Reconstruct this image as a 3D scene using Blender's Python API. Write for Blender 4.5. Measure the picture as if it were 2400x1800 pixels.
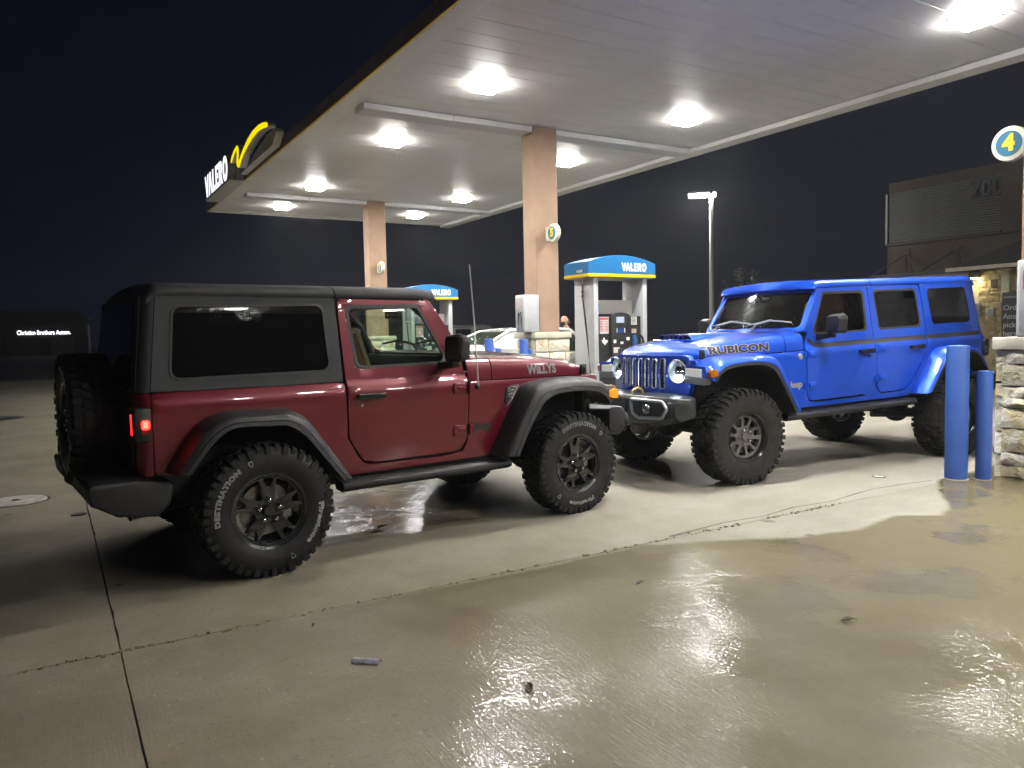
import bpy, bmesh, math, random
from mathutils import Vector, Matrix, noise as mnoise
from mathutils.geometry import tessellate_polygon

scene = bpy.context.scene
for o in list(bpy.data.objects):
    bpy.data.objects.remove(o)
random.seed(7)
PI = math.pi

# ------------------------------------------------------------------ camera
CAM_H = 1.4242
YAW, PITCH, ROLL = map(math.radians, (30.95236, 3.71897, 1.20149))
cam_d = bpy.data.cameras.new("camera")
cam_d.sensor_width = 36.0
cam_d.lens = 1796.893 / 2400.0 * 36.0
cam_d.clip_start = 0.05
cam_d.clip_end = 2000
cam = bpy.data.objects.new("camera", cam_d)
scene.collection.objects.link(cam)
_cy, _sy, _cp, _sp = math.cos(YAW), math.sin(YAW), math.cos(PITCH), math.sin(PITCH)
_fw = Vector((_sy * _cp, _cy * _cp, -_sp)); _r = Vector((_cy, -_sy, 0)); _d = _fw.cross(_r)
_r2 = math.cos(ROLL) * _r + math.sin(ROLL) * _d
_d2 = -math.sin(ROLL) * _r + math.cos(ROLL) * _d
_m = Matrix((_r2, -_d2, -_fw)).transposed().to_4x4()
_m.translation = (0, 0, CAM_H)
cam.matrix_world = _m
scene.camera = cam

# ------------------------------------------------------------------ night sky, exposure
world = bpy.data.worlds.new("World")
scene.world = world
world.use_nodes = True
_bg = world.node_tree.nodes["Background"]
_bg.inputs["Color"].default_value = (0.0014, 0.0023, 0.0062, 1)
_bg.inputs["Strength"].default_value = 1.0
scene.view_settings.view_transform = "Standard"
scene.view_settings.look = "None"
scene.view_settings.exposure = 0.38
scene.view_settings.gamma = 1.0
HAZE = 0.0008
LENS_POWER = 430.0          # radiance of the canopy lenses
scene.cycles.use_light_tree = True
scene.cycles.max_bounces = 8
scene.cycles.volume_bounces = 1
scene.cycles.diffuse_bounces = 4
scene.cycles.glossy_bounces = 4
scene.cycles.transparent_max_bounces = 12
scene.cycles.sample_clamp_indirect = 6.0
scene.cycles.caustics_reflective = False
scene.cycles.caustics_refractive = False
scene.cycles.use_denoising = True

COL = scene.collection

# ------------------------------------------------------------------ materials
class NT:
    """tiny helper around a node tree"""
    def __init__(self, m):
        self.t = m.node_tree; self.n = self.t.nodes; self.l = self.t.links
    def node(self, kind, **kw):
        nd = self.n.new(kind)
        for k, v in kw.items():
            setattr(nd, k, v)
        return nd
    def set(self, sock, v):
        if hasattr(v, "is_output"):
            self.l.new(v, sock)
        else:
            sock.default_value = v
    def math(self, op, a, b=0.0, c=0.0, clamp=False):
        nd = self.node("ShaderNodeMath", operation=op, use_clamp=clamp)
        for i, v in enumerate((a, b, c)):
            self.set(nd.inputs[i], v)
        return nd.outputs[0]
    def noise(self, vec, scale, detail=4, rough=0.55, dim="3D"):
        nd = self.node("ShaderNodeTexNoise", noise_dimensions=dim)
        self.set(nd.inputs["Vector"], vec)
        nd.inputs["Scale"].default_value = scale; nd.inputs["Detail"].default_value = detail
        nd.inputs["Roughness"].default_value = rough
        return nd.outputs["Fac"]
    def step(self, v, a, b, lo=0.0, hi=1.0):
        nd = self.node("ShaderNodeMapRange", interpolation_type="SMOOTHSTEP")
        for i, q in enumerate((v, a, b, lo, hi)):
            self.set(nd.inputs[i], q)
        return nd.outputs[0]
    def mix(self, fac, a, b):
        nd = self.node("ShaderNodeMix", data_type="RGBA")
        self.set(nd.inputs[0], fac); self.set(nd.inputs[6], a); self.set(nd.inputs[7], b)
        return nd.outputs[2]
    def bump(self, height, strength=0.3, dist=0.01, normal=None):
        nd = self.node("ShaderNodeBump")
        nd.inputs["Strength"].default_value = strength; nd.inputs["Distance"].default_value = dist
        self.set(nd.inputs["Height"], height)
        if normal is not None:
            self.set(nd.inputs["Normal"], normal)
        return nd.outputs[0]

def rgba(c):
    return (c[0], c[1], c[2], 1.0)

def new_mat(name):
    m = bpy.data.materials.new(name); m.use_nodes = True
    return m, NT(m), m.node_tree.nodes["Principled BSDF"]

def mat(name, col, rough=0.5, metal=0.0, coat=0.0, spec=0.5, emit=None, estr=0.0, vary=0.0, vscale=6.0, bump=0.0, bscale=80.0, rvary=0.0, drops=0.0):
    m, t, b = new_mat(name)
    b.inputs["Base Color"].default_value = rgba(col)
    b.inputs["Roughness"].default_value = rough
    b.inputs["Metallic"].default_value = metal
    b.inputs["Coat Weight"].default_value = coat
    b.inputs["Coat Roughness"].default_value = 0.02
    b.inputs["Specular IOR Level"].default_value = spec
    if emit:
        b.inputs["Emission Color"].default_value = rgba(emit); b.inputs["Emission Strength"].default_value = estr
    if vary or bump or rvary or drops:
        co = t.node("ShaderNodeTexCoord").outputs["Object"]
    if vary:
        n = t.noise(co, vscale, 6, 0.6)
        lo = [c * (1 - vary) for c in col]; hi = [min(1, c * (1 + vary)) for c in col]
        t.set(b.inputs["Base Color"], t.mix(t.step(n, 0.3, 0.7), rgba(lo), rgba(hi)))
    if rvary:
        n2 = t.noise(co, vscale * 1.7, 5, 0.6)
        t.set(b.inputs["Roughness"], t.step(n2, 0.3, 0.7, max(0.02, rough - rvary), min(1, rough + rvary)))
    nrm = None
    if bump:
        nrm = t.bump(t.noise(co, bscale, 3, 0.6), bump, 0.01)
    if drops:
        # beads of rain: voronoi domes on the wet surface
        v = t.node("ShaderNodeTexVoronoi", feature="F1")
        t.set(v.inputs["Vector"], co); v.inputs["Scale"].default_value = 95
        gate = t.step(t.noise(co, 40, 2), 0.45, 0.6)
        hgt = t.math("MULTIPLY", t.step(v.outputs["Distance"], 0.42, 0.12), gate)
        gn = t.node("ShaderNodeNewGeometry").outputs["Normal"]
        sep = t.node("ShaderNodeSeparateXYZ"); t.set(sep.inputs[0], gn)
        hgt = t.math("MULTIPLY", hgt, t.step(sep.outputs[2], 0.35, 0.85, 0.04, 1.0))
        nrm = t.bump(hgt, drops, 0.004, nrm)
    if nrm is not None:
        t.set(b.inputs["Normal"], nrm)
        t.set(b.inputs["Coat Normal"], nrm)
    return m

def paint(name, col, deep, drops=0.08):
    """clear-coated pearl paint with flakes"""
    m, t, b = new_mat(name)
    co = t.node("ShaderNodeTexCoord").outputs["Object"]
    lw = t.node("ShaderNodeLayerWeight"); lw.inputs["Blend"].default_value = 0.35
    t.set(b.inputs["Base Color"], t.mix(lw.outputs["Facing"], rgba(col), rgba(deep)))
    b.inputs["Metallic"].default_value = 0.28
    t.set(b.inputs["Roughness"], t.step(t.noise(co, 3, 4), 0.3, 0.7, 0.34, 0.42))
    b.inputs["Coat Weight"].default_value = 1.0
    t.set(b.inputs["Coat Roughness"], t.step(t.noise(co, 5, 5), 0.35, 0.75, 0.015, 0.06))
    v = t.node("ShaderNodeTexVoronoi", feature="F1"); t.set(v.inputs["Vector"], co); v.inputs["Scale"].default_value = 95
    gate = t.step(t.noise(co, 40, 2), 0.45, 0.6)
    hgt = t.math("MULTIPLY", t.step(v.outputs["Distance"], 0.42, 0.12), gate)
    gn = t.node("ShaderNodeNewGeometry").outputs["Normal"]
    sep = t.node("ShaderNodeSeparateXYZ"); t.set(sep.inputs[0], gn)
    hgt = t.math("MULTIPLY", hgt, t.step(sep.outputs[2], 0.35, 0.85, 0.0, 1.0))
    peel = t.noise(co, 9, 2)
    n1 = t.bump(peel, 0.03, 0.015)
    nrm = t.bump(hgt, drops, 0.004, n1)
    t.set(b.inputs["Coat Normal"], nrm)
    return m

def glass(name, tint, drops=0.25, opaque=0.0, rough=0.01):
    m = bpy.data.materials.new(name); m.use_nodes = True
    t = NT(m)
    t.n.remove(t.n["Principled BSDF"]); out = t.n["Material Output"]
    co = t.node("ShaderNodeTexCoord").outputs["Object"]
    v = t.node("ShaderNodeTexVoronoi", feature="F1"); t.set(v.inputs["Vector"], co); v.inputs["Scale"].default_value = 120
    gate = t.step(t.noise(co, 14, 3), 0.42, 0.62)
    hgt = t.math("MULTIPLY", t.step(v.outputs["Distance"], 0.38, 0.1), gate)
    nrm = t.bump(hgt, drops, 0.004)
    tr = t.node("ShaderNodeBsdfTransparent"); tr.inputs[0].default_value = rgba(tint)
    df = t.node("ShaderNodeBsdfDiffuse"); df.inputs[0].default_value = (0.01, 0.011, 0.012, 1)
    m1 = t.node("ShaderNodeMixShader"); m1.inputs[0].default_value = opaque
    t.l.new(tr.outputs[0], m1.inputs[1]); t.l.new(df.outputs[0], m1.inputs[2])
    gl = t.node("ShaderNodeBsdfGlossy"); gl.inputs["Roughness"].default_value = rough
    t.set(gl.inputs["Normal"], nrm)
    # Schlick reflectance, the same from both faces of the thin pane
    gi = t.node("ShaderNodeNewGeometry"); dt = t.node("ShaderNodeVectorMath", operation="DOT_PRODUCT")
    t.set(dt.inputs[0], gi.outputs["Incoming"]); t.set(dt.inputs[1], nrm)
    om = t.math("SUBTRACT", 1.0, t.math("ABSOLUTE", dt.outputs["Value"]), clamp=True)
    refl = t.math("ADD", .045, t.math("MULTIPLY", .955, t.math("POWER", om, 5.0)))
    m2 = t.node("ShaderNodeMixShader")
    t.l.new(refl, m2.inputs[0]); t.l.new(m1.outputs[0], m2.inputs[1]); t.l.new(gl.outputs[0], m2.inputs[2])
    t.l.new(m2.outputs[0], out.inputs[0])
    return m

def emitter(name, col, strength):
    m = bpy.data.materials.new(name); m.use_nodes = True
    t = NT(m); t.n.remove(t.n["Principled BSDF"])
    e = t.node("ShaderNodeEmission"); e.inputs[0].default_value = rgba(col); e.inputs[1].default_value = strength
    t.l.new(e.outputs[0], t.n["Material Output"].inputs[0])
    return m

def lens_emitter(name, col, strength, side=.14, wide=.50):
    """LED lens: brightest straight down, weaker towards the side, dim flanks"""
    m = bpy.data.materials.new(name); m.use_nodes = True
    t = NT(m); t.n.remove(t.n["Principled BSDF"])
    g = t.node("ShaderNodeNewGeometry")
    dt = t.node("ShaderNodeVectorMath", operation="DOT_PRODUCT")
    t.set(dt.inputs[0], g.outputs["Incoming"]); t.set(dt.inputs[1], g.outputs["True Normal"])
    sep = t.node("ShaderNodeSeparateXYZ"); t.set(sep.inputs[0], g.outputs["True Normal"])
    down = t.step(sep.outputs[2], -.7, -.9)
    prof = t.math("ADD", wide, t.math("MULTIPLY", t.math("ABSOLUTE", dt.outputs["Value"]), 1.35 - wide))
    k = t.math("ADD", t.math("MULTIPLY", down, prof), t.math("MULTIPLY", t.math("SUBTRACT", 1.0, down), side))
    e = t.node("ShaderNodeEmission"); e.inputs[0].default_value = rgba(col); t.set(e.inputs[1], t.math("MULTIPLY", k, strength))
    t.l.new(e.outputs[0], t.n["Material Output"].inputs[0])
    return m

# ------------------------------------------------------------------ object helpers
def finish(bm, angle=38):
    me = bpy.data.meshes.new("m")
    bmesh.ops.recalc_face_normals(bm, faces=bm.faces) if False else None
    bm.to_mesh(me); bm.free()
    me.polygons.foreach_set("use_smooth", [True] * len(me.polygons))
    me.set_sharp_from_angle(angle=math.radians(angle))
    return me

def obj(name, bm, m, parent=None, mb=None, angle=38, label=None):
    me = bm if isinstance(bm, bpy.types.Mesh) else finish(bm, angle)
    me.name = name
    if m is not None and not me.materials:
        me.materials.append(m)
    o = bpy.data.objects.new(name, me); COL.objects.link(o)
    if parent is not None:
        o.parent = parent
    if mb is not None:
        o.matrix_basis = mb
    if label:
        o["label"] = label
    return o

def tag(o, label, cat, group=None, kind=None):
    o["label"] = label; o["category"] = cat
    if group: o["group"] = group
    if kind: o["kind"] = kind
    return o

def thing(name, label, cat, loc=(0, 0, 0), rz=0.0, group=None):
    o = bpy.data.objects.new(name, None); COL.objects.link(o)
    o.empty_display_size = 0.2
    o.location = loc; o.rotation_euler = (0, 0, rz)
    return tag(o, label, cat, group)

def node_empty(name, parent, mb=None):
    o = bpy.data.objects.new(name, None); COL.objects.link(o); o.parent = parent
    if mb is not None: o.matrix_basis = mb
    return o

def struct(o):
    o["kind"] = "structure"; return o

def kids(o):
    return [c for c in bpy.data.objects if c.parent == o]

def copy_tree(o, parent=None, table=None):
    c = o.copy(); COL.objects.link(c); c.parent = parent
    for ch in kids_table(o):
        copy_tree(ch, c)
    return c

def kids_table(o):
    return list(o.children)

# ------------------------------------------------------------------ mesh helpers
def box(bm, x0, x1, y0, y1, z0, z1, bev=0.0, seg=1, M=None):
    vs = [bm.verts.new(p) for p in ((x0, y0, z0), (x1, y0, z0), (x1, y1, z0), (x0, y1, z0), (x0, y0, z1), (x1, y0, z1), (x1, y1, z1), (x0, y1, z1))]
    fs = [bm.faces.new([vs[i] for i in q]) for q in ((0, 3, 2, 1), (4, 5, 6, 7), (0, 1, 5, 4), (1, 2, 6, 5), (2, 3, 7, 6), (3, 0, 4, 7))]
    geom = vs
    if bev > 0:
        es = list({e for f in fs for e in f.edges})
        r = bmesh.ops.bevel(bm, geom=es, offset=bev, segments=seg, affect="EDGES", profile=0.5)
        geom = list({v for f in r["faces"] for v in f.verts} | {v for v in vs if v.is_valid})
    if M is not None:
        bmesh.ops.transform(bm, matrix=M, verts=[v for v in geom if v.is_valid])
    return bm

def B(*a, **k):
    return box(bmesh.new(), *a, **k)

def prism_solid(bm, sec, a, b, axis, bev=0.0, taper=None):
    """extrude the 2D polygon sec between a and b along axis; sec is in the other two axes in order"""
    def P(u, v, w):
        return {"x": (w, u, v), "y": (u, w, v), "z": (u, v, w)}[axis]
    A = [bm.verts.new(P(u, v, a)) for u, v in sec]
    s2 = taper or sec
    Bv = [bm.verts.new(P(u, v, b)) for u, v in s2]
    n = len(sec); fs = []
    for i in range(n):
        j = (i + 1) % n
        fs.append(bm.faces.new((A[i], A[j], Bv[j], Bv[i])))
    fs.append(bm.faces.new(A[::-1])); fs.append(bm.faces.new(Bv))
    bmesh.ops.recalc_face_normals(bm, faces=fs)
    if bev > 0:
        es = list({e for f in fs for e in f.edges})
        bmesh.ops.bevel(bm, geom=es, offset=bev, segments=2, affect="EDGES", profile=0.5)
    return bm

def lathe(bm, prof, n=32, axis="y", a0=0.0, a1=2 * PI, close=True):
    """prof: list of (along, r) revolved round axis"""
    full = abs(a1 - a0 - 2 * PI) < 1e-6
    rings = []
    cnt = n if full else n + 1
    for k in range(cnt):
        a = a0 + (a1 - a0) * k / n
        c, s = math.cos(a), math.sin(a)
        ring = []
        for w, r in prof:
            p = {"y": (r * c, w, r * s), "x": (w, r * c, r * s), "z": (r * c, r * s, w)}[axis]
            ring.append(bm.verts.new(p))
        rings.append(ring)
    fs = []
    for k in range(n):
        A, Bq = rings[k], rings[(k + 1) % cnt]
        for i in range(len(prof) - 1):
            fs.append(bm.faces.new((A[i], A[i + 1], Bq[i + 1], Bq[i])))
    bmesh.ops.remove_doubles(bm, verts=[v for r in rings for v in r], dist=1e-5)
    return bm

def cyl(bm, p0, p1, r0, r1=None, n=12, caps=True):
    p0 = Vector(p0); p1 = Vector(p1); r1 = r0 if r1 is None else r1
    d = (p1 - p0).normalized()
    a = d.orthogonal().normalized(); b = d.cross(a)
    A = [bm.verts.new(p0 + r0 * (math.cos(2 * PI * k / n) * a + math.sin(2 * PI * k / n) * b)) for k in range(n)]
    C = [bm.verts.new(p1 + r1 * (math.cos(2 * PI * k / n) * a + math.sin(2 * PI * k / n) * b)) for k in range(n)]
    for k in range(n):
        j = (k + 1) % n
        bm.faces.new((A[k], A[j], C[j], C[k]))
    if caps:
        bm.faces.new(A[::-1]); bm.faces.new(C)
    return bm

def tube(bm, pts, r, n=8, rs=None):
    pts = [Vector(p) for p in pts]
    rings = []
    up = None
    for i, p in enumerate(pts):
        d = (pts[min(i + 1, len(pts) - 1)] - pts[max(i - 1, 0)]).normalized()
        if up is None:
            up = d.orthogonal().normalized()
        a = (up - d * up.dot(d)).normalized(); up = a; b = d.cross(a)
        rr = rs[i] if rs else r
        rings.append([bm.verts.new(p + rr * (math.cos(2 * PI * k / n) * a + math.sin(2 * PI * k / n) * b)) for k in range(n)])
    for i in range(len(rings) - 1):
        for k in range(n):
            j = (k + 1) % n
            bm.faces.new((rings[i][k], rings[i][j], rings[i + 1][j], rings[i + 1][k]))
    bm.faces.new(rings[0][::-1]); bm.faces.new(rings[-1])
    return bm

def sphere(bm, c, r, seg=12, rings=8, sc=(1, 1, 1)):
    M = Matrix.Translation(c) @ Matrix.Diagonal((r * sc[0], r * sc[1], r * sc[2], 1))
    bmesh.ops.create_uvsphere(bm, u_segments=seg, v_segments=rings, radius=1.0, matrix=M)
    return bm

def rpoly(pts, r=0.03, n=4):
    """round the corners of a polygon; a point may carry its own radius as third number"""
    out = []
    N = len(pts)
    for i in range(N):
        p = Vector(pts[i][:2]); a = Vector(pts[i - 1][:2]); b = Vector(pts[(i + 1) % N][:2])
        rr = pts[i][2] if len(pts[i]) > 2 else r
        da, db = (a - p), (b - p)
        la, lb = da.length, db.length
        if rr <= 0 or la < 1e-6 or lb < 1e-6:
            out.append((p.x, p.y)); continue
        da /= la; db /= lb
        ang = da.angle(db)
        if ang > PI - 0.05:
            out.append((p.x, p.y)); continue
        d = min(rr / math.tan(ang / 2), la * 0.49, lb * 0.49)
        s, e = p + da * d, p + db * d
        for k in range(n + 1):
            t = k / n
            q = s * (1 - t) ** 2 + p * 2 * t * (1 - t) + e * t * t
            out.append((q.x, q.y))
    return out

def flat2d(bm, outline, holes=(), cu=(), cv=()):
    """triangulated 2D sheet with holes in z = 0 cut along u and v stations; returns faces"""
    loops = [[Vector((x, y, 0)) for x, y in outline]] + [[Vector((x, y, 0)) for x, y in h] for h in holes]
    tris = tessellate_polygon(loops)
    vs = [bm.verts.new(p) for lp in loops for p in lp]
    for t in tris:
        try:
            f = bm.faces.new([vs[i] for i in t])
        except ValueError:
            pass
    bm.normal_update()
    for f in bm.faces:
        if f.normal.z < 0:
            f.normal_flip()
    for u in cu:
        bmesh.ops.bisect_plane(bm, geom=bm.verts[:] + bm.edges[:] + bm.faces[:], plane_co=(u, 0, 0), plane_no=(1, 0, 0), dist=1e-5)
    for v in cv:
        bmesh.ops.bisect_plane(bm, geom=bm.verts[:] + bm.edges[:] + bm.faces[:], plane_co=(0, v, 0), plane_no=(0, 1, 0), dist=1e-5)
    return bm

def plate(outline, holes, f, fb, cu=(), cv=(), bev=0.0, flip=False):
    """solid sheet: front surface f(u, v), back surface fb(u, v)"""
    s = flat2d(bmesh.new(), outline, holes, cu, cv)
    s.verts.index_update()
    bm = bmesh.new()
    co = [(v.co.x, v.co.y) for v in s.verts]
    F = [bm.verts.new(f(*c)) for c in co]
    K = [bm.verts.new(fb(*c)) for c in co]
    rim = []
    for fc in s.faces:
        ix = [v.index for v in fc.verts]
        if flip: ix = ix[::-1]
        bm.faces.new([F[i] for i in ix]); bm.faces.new([K[i] for i in reversed(ix)])
    for e in s.edges:
        if len(e.link_faces) == 1:
            lp = e.link_loops[0]
            a, b = lp.vert.index, lp.link_loop_next.vert.index
            if flip: a, b = b, a
            bm.faces.new((F[b], F[a], K[a], K[b]))
            rim.append((a, b))
    s.free()
    if bev > 0:
        es = [bm.edges.get((F[a], F[b])) for a, b in rim]
        bmesh.ops.bevel(bm, geom=[e for e in es if e], offset=bev, segments=2, affect="EDGES", profile=0.5)
    return bm

def rng(a, b, step):
    n = max(1, int(round((b - a) / step)))
    return [a + (b - a) * k / n for k in range(n + 1)]

def loft(bm, rows, close_u=False, cap=False):
    """rows: list of point lists with the same length"""
    V = [[bm.verts.new(p) for p in r] for r in rows]
    n = len(V[0])
    for i in range(len(V) - 1):
        for k in range(n if close_u else n - 1):
            j = (k + 1) % n
            try:
                bm.faces.new((V[i][k], V[i][j], V[i + 1][j], V[i + 1][k]))
            except ValueError:
                pass
    if cap and close_u:
        bm.faces.new(V[0][::-1]); bm.faces.new(V[-1])
    return bm

def fix(bm):
    bmesh.ops.recalc_face_normals(bm, faces=bm.faces[:])
    return bm

def mirror_y(bm):
    for v in bm.verts: v.co.y = -v.co.y
    bmesh.ops.reverse_faces(bm, faces=bm.faces[:])
    return bm

def text_bm(body, size=1.0, fn=None, depth=0.0, bold=0.0, outline=0.0, align="CENTER", sx=1.0, shear=0.0, spacing=1.0, res=3):
    """built-in font text as a bmesh; fn maps (x, y, z) of the flat text to a point"""
    cu = bpy.data.curves.new("txt", "FONT")
    cu.body = body; cu.size = size; cu.align_x = align; cu.align_y = "CENTER"
    cu.offset = bold; cu.shear = shear; cu.space_character = spacing; cu.resolution_u = res
    if outline:
        cu.fill_mode = "NONE"; cu.bevel_depth = outline; cu.bevel_resolution = 0
    else:
        cu.extrude = depth
    o = bpy.data.objects.new("txt", cu); COL.objects.link(o)
    bpy.context.view_layer.update()
    dg = bpy.context.evaluated_depsgraph_get()
    me = bpy.data.meshes.new_from_object(o.evaluated_get(dg))
    bpy.data.objects.remove(o); bpy.data.curves.remove(cu)
    bm = bmesh.new(); bm.from_mesh(me); bpy.data.meshes.remove(me)
    if sx != 1.0:
        for v in bm.verts: v.co.x *= sx
    if fn:
        for v in bm.verts:
            v.co = fn(v.co.x, v.co.y, v.co.z)
    return bm

# block letters of the fuel brand's wordmark
def _ell(cx, cy, rx, ry, n=28):
    return [(cx + rx * math.cos(2 * PI * k / n), cy + ry * math.sin(2 * PI * k / n)) for k in range(n)]
LETTERS = [
    ([(0, 1), (.25, 1), (.44, .40), (.63, 1), (.88, 1), (.57, 0), (.31, 0)], [], 0.80),
    ([(0, 0), (.31, 1), (.57, 1), (.88, 0), (.63, 0), (.44, .60), (.25, 0)], [], 0.95),
    ([(0, 0), (0, 1), (.25, 1), (.25, .23), (.58, .23), (.58, 0)], [], 0.68),
    ([(0, 0), (0, 1), (.60, 1), (.60, .78), (.25, .78), (.25, .62), (.55, .62), (.55, .41), (.25, .41), (.25, .22), (.62, .22), (.62, 0)], [], 0.72),
    ([(0, 0), (0, 1), (.42, 1), (.58, .95), (.67, .82), (.67, .63), (.60, .50), (.50, .44), (.74, 0), (.47, 0), (.28, .38), (.25, .38), (.25, 0)], [[(.25, .79), (.36, .79), (.42, .74), (.42, .63), (.36, .57), (.25, .57)]], 0.80),
    (_ell(.46, .5, .46, .53), [_ell(.46, .5, .20, .28)], 0.94),
]
def wordmark(parent, m, P, height, width, depth, name="letter", side=None):
    """P(u, v, w): u along the word 0..width, v up 0..height, w out of the face"""
    tot = sum(a for _, _, a in LETTERS)
    sx = width / tot; u0 = 0.0; out = []
    for outl, hol, adv in LETTERS:
        f = lambda x, y, u0=u0: P(u0 + x * sx, y * height, depth)
        fb = lambda x, y, u0=u0: P(u0 + x * sx, y * height, 0.0)
        bm = fix(plate(outl, hol, f, fb))
        out.append(obj(name, bm, m, parent, angle=30))
        u0 += adv * sx
    return out
# ------------------------------------------------------------------ shared materials
M_RUBBER = mat("tyre_rubber", (0.008, 0.008, 0.009), 0.52, bump=0.35, bscale=140, vary=0.25, vscale=7, rvary=0.15, spec=0.4)
M_RUBBER_DRY = mat("tyre_rubber_dusty", (0.024, 0.023, 0.022), 0.8, bump=0.35, bscale=140, vary=0.25, vscale=7, rvary=0.1, spec=0.3)
M_TRIM = mat("black_textured_plastic", (0.016, 0.016, 0.018), 0.5, bump=0.25, bscale=420, vary=0.2, vscale=5, rvary=0.1, drops=0.2)
M_HARDTOP = mat("hardtop_charcoal", (0.024, 0.026, 0.030), 0.55, bump=0.35, bscale=500, vary=0.12, vscale=3, rvary=0.08, drops=0.2)
M_BLACK = mat("gloss_black", (0.012, 0.012, 0.013), 0.18, rvary=0.08)
M_DARK = mat("underbody_black", (0.008, 0.008, 0.009), 0.8)
M_SEAL = mat("rubber_seal", (0.03, 0.031, 0.033), 0.55, bump=0.2, bscale=200)
M_CHROME = mat("chrome", (0.75, 0.76, 0.78), 0.12, metal=1.0, rvary=0.05)
M_STEEL = mat("brake_steel", (0.35, 0.34, 0.33), 0.35, metal=1.0, vary=0.3, vscale=14)
M_RIM_BLACK = mat("black_alloy", (0.014, 0.014, 0.016), 0.22, coat=0.6, rvary=0.08)
M_RIM_GREY = mat("grey_alloy", (0.20, 0.19, 0.185), 0.42, metal=0.6, rvary=0.08)
M_WHITE_LETTER = mat("tyre_letter_white", (0.60, 0.60, 0.58), 0.7, vary=0.25, vscale=30)
M_GLASS = glass("clear_window_glass", (0.86, 0.92, 0.87), drops=0.5)
M_GLASS_TINT = glass("privacy_glass", (0.05, 0.055, 0.06), drops=0.03, opaque=0.5)
M_GLASS_MID = glass("tinted_glass", (0.20, 0.22, 0.22), drops=0.3)
M_LENS = glass("lamp_lens", (0.88, 0.9, 0.92), drops=0.2)
M_RED_LENS = mat("red_lamp_lens", (0.25, 0.006, 0.008), 0.12, coat=0.8)
M_TAIL_LIT = emitter("tail_lamp_lit", (1.0, 0.007, 0.004), 60.0)
M_TAIL_DIM = emitter("tail_lamp_strip", (1.0, 0.02, 0.015), 2.5)
M_AMBER_LIT = mat("amber_lamp_lit", (0.75, 0.22, 0.01), 0.12, coat=0.8, emit=(1.0, 0.25, 0.012), estr=0.75)
M_AMBER = mat("amber_lens", (0.55, 0.16, 0.01), 0.15, coat=0.8)
M_DRL = mat("white_lamp_lens", (0.80, 0.79, 0.75), 0.12, coat=0.8, emit=(1.0, .97, .9), estr=.22)
M_LED = emitter("headlamp_led", (0.75, 0.9, 1.0), 70.0)
M_LED_MAIN = emitter("headlamp_low_beam", (0.80, 0.92, 1.0), 190.0)
M_LEATHER = mat("brown_leather", (0.16, 0.085, 0.045), 0.5, bump=0.2, bscale=160, vary=0.2)
M_INTERIOR = mat("interior_black", (0.014, 0.014, 0.016), 0.6, bump=0.1, bscale=200)
M_DECAL_GREY = mat("grey_decal", (0.25, 0.235, 0.23), 0.45, vary=0.2, vscale=20)
M_DECAL_DARK = mat("dark_decal", (0.03, 0.03, 0.034), 0.45)
M_BRONZE = mat("bronze_outline", (0.46, 0.43, 0.40), 0.4, metal=0.3)
M_SILVER_PLASTIC = mat("silver_grey_plastic", (0.34, 0.34, 0.34), 0.4, rvary=0.08)
M_BOWL = mat("bright_silver", (.68, .69, .70), .28, metal=.55, rvary=.06)
M_HOOK = mat("gold_tow_hook", (0.55, 0.42, 0.14), 0.35, metal=0.7)

# ------------------------------------------------------------------ wheels
def tyre_bm(R, W, rr, tread_n=44, chunky=1.0):
    k = R / 0.407; h = W / 2
    prof = [(-h * .80, rr - .005), (-h * .86, rr + .012), (-h * .97, rr + .05), (-h, rr + .085 * k), (-h * .985, R - .075 * k), (-h * .93, R - .036 * k), (-h * .82, R - .017 * k), (-h * .4, R - .013 * k)]
    prof = prof + [(-w, r) for w, r in reversed(prof)]
    bm = lathe(bmesh.new(), prof, 72, "y")
    fix(bm)
    # lugs
    def lug(sec, a, da, skew=0.0):
        A = []; C = []
        for w, r in sec:
            for lst, s in ((A, -1), (C, 1)):
                t = a + s * da / 2 + skew * w
                lst.append(bm.verts.new((r * math.sin(t), w, r * math.cos(t))))
        n = len(sec); fs = []
        for i in range(n):
            j = (i + 1) % n
            fs.append(bm.faces.new((A[i], A[j], C[j], C[i])))
        fs.append(bm.faces.new(A[::-1])); fs.append(bm.faces.new(C))
        bmesh.ops.recalc_face_normals(bm, faces=fs)
    p = 2 * PI / tread_n
    rb = R - .02 * k
    for i in range(tread_n):
        a = i * p
        lng = i % 2 == 0
        for s in (1, -1):
            o = a + (p / 2 if s < 0 else 0)
            top = R - (.0 if lng else .004)
            edge = h * (1.035 if lng else .985)
            low = R - (.062 if lng else .045) * k
            sec = [(h * .50, rb), (h * .50, top), (h * .86, top), (edge, R - .016 * k), (edge * 1.005, low), (h * .955, low), (h * .90, rb - .014)]
            lug([(s * w, r) for w, r in sec], o, p * (.62 if lng else .5))
            cw = (.04, .46) if lng else (.10, .44)
            sec = [(h * cw[0], rb), (h * cw[0], R), (h * cw[1], R), (h * cw[1], rb)]
            lug([(s * w, r) for w, r in sec], o + p * .45, p * .62, s * .9)
    return bm

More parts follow.
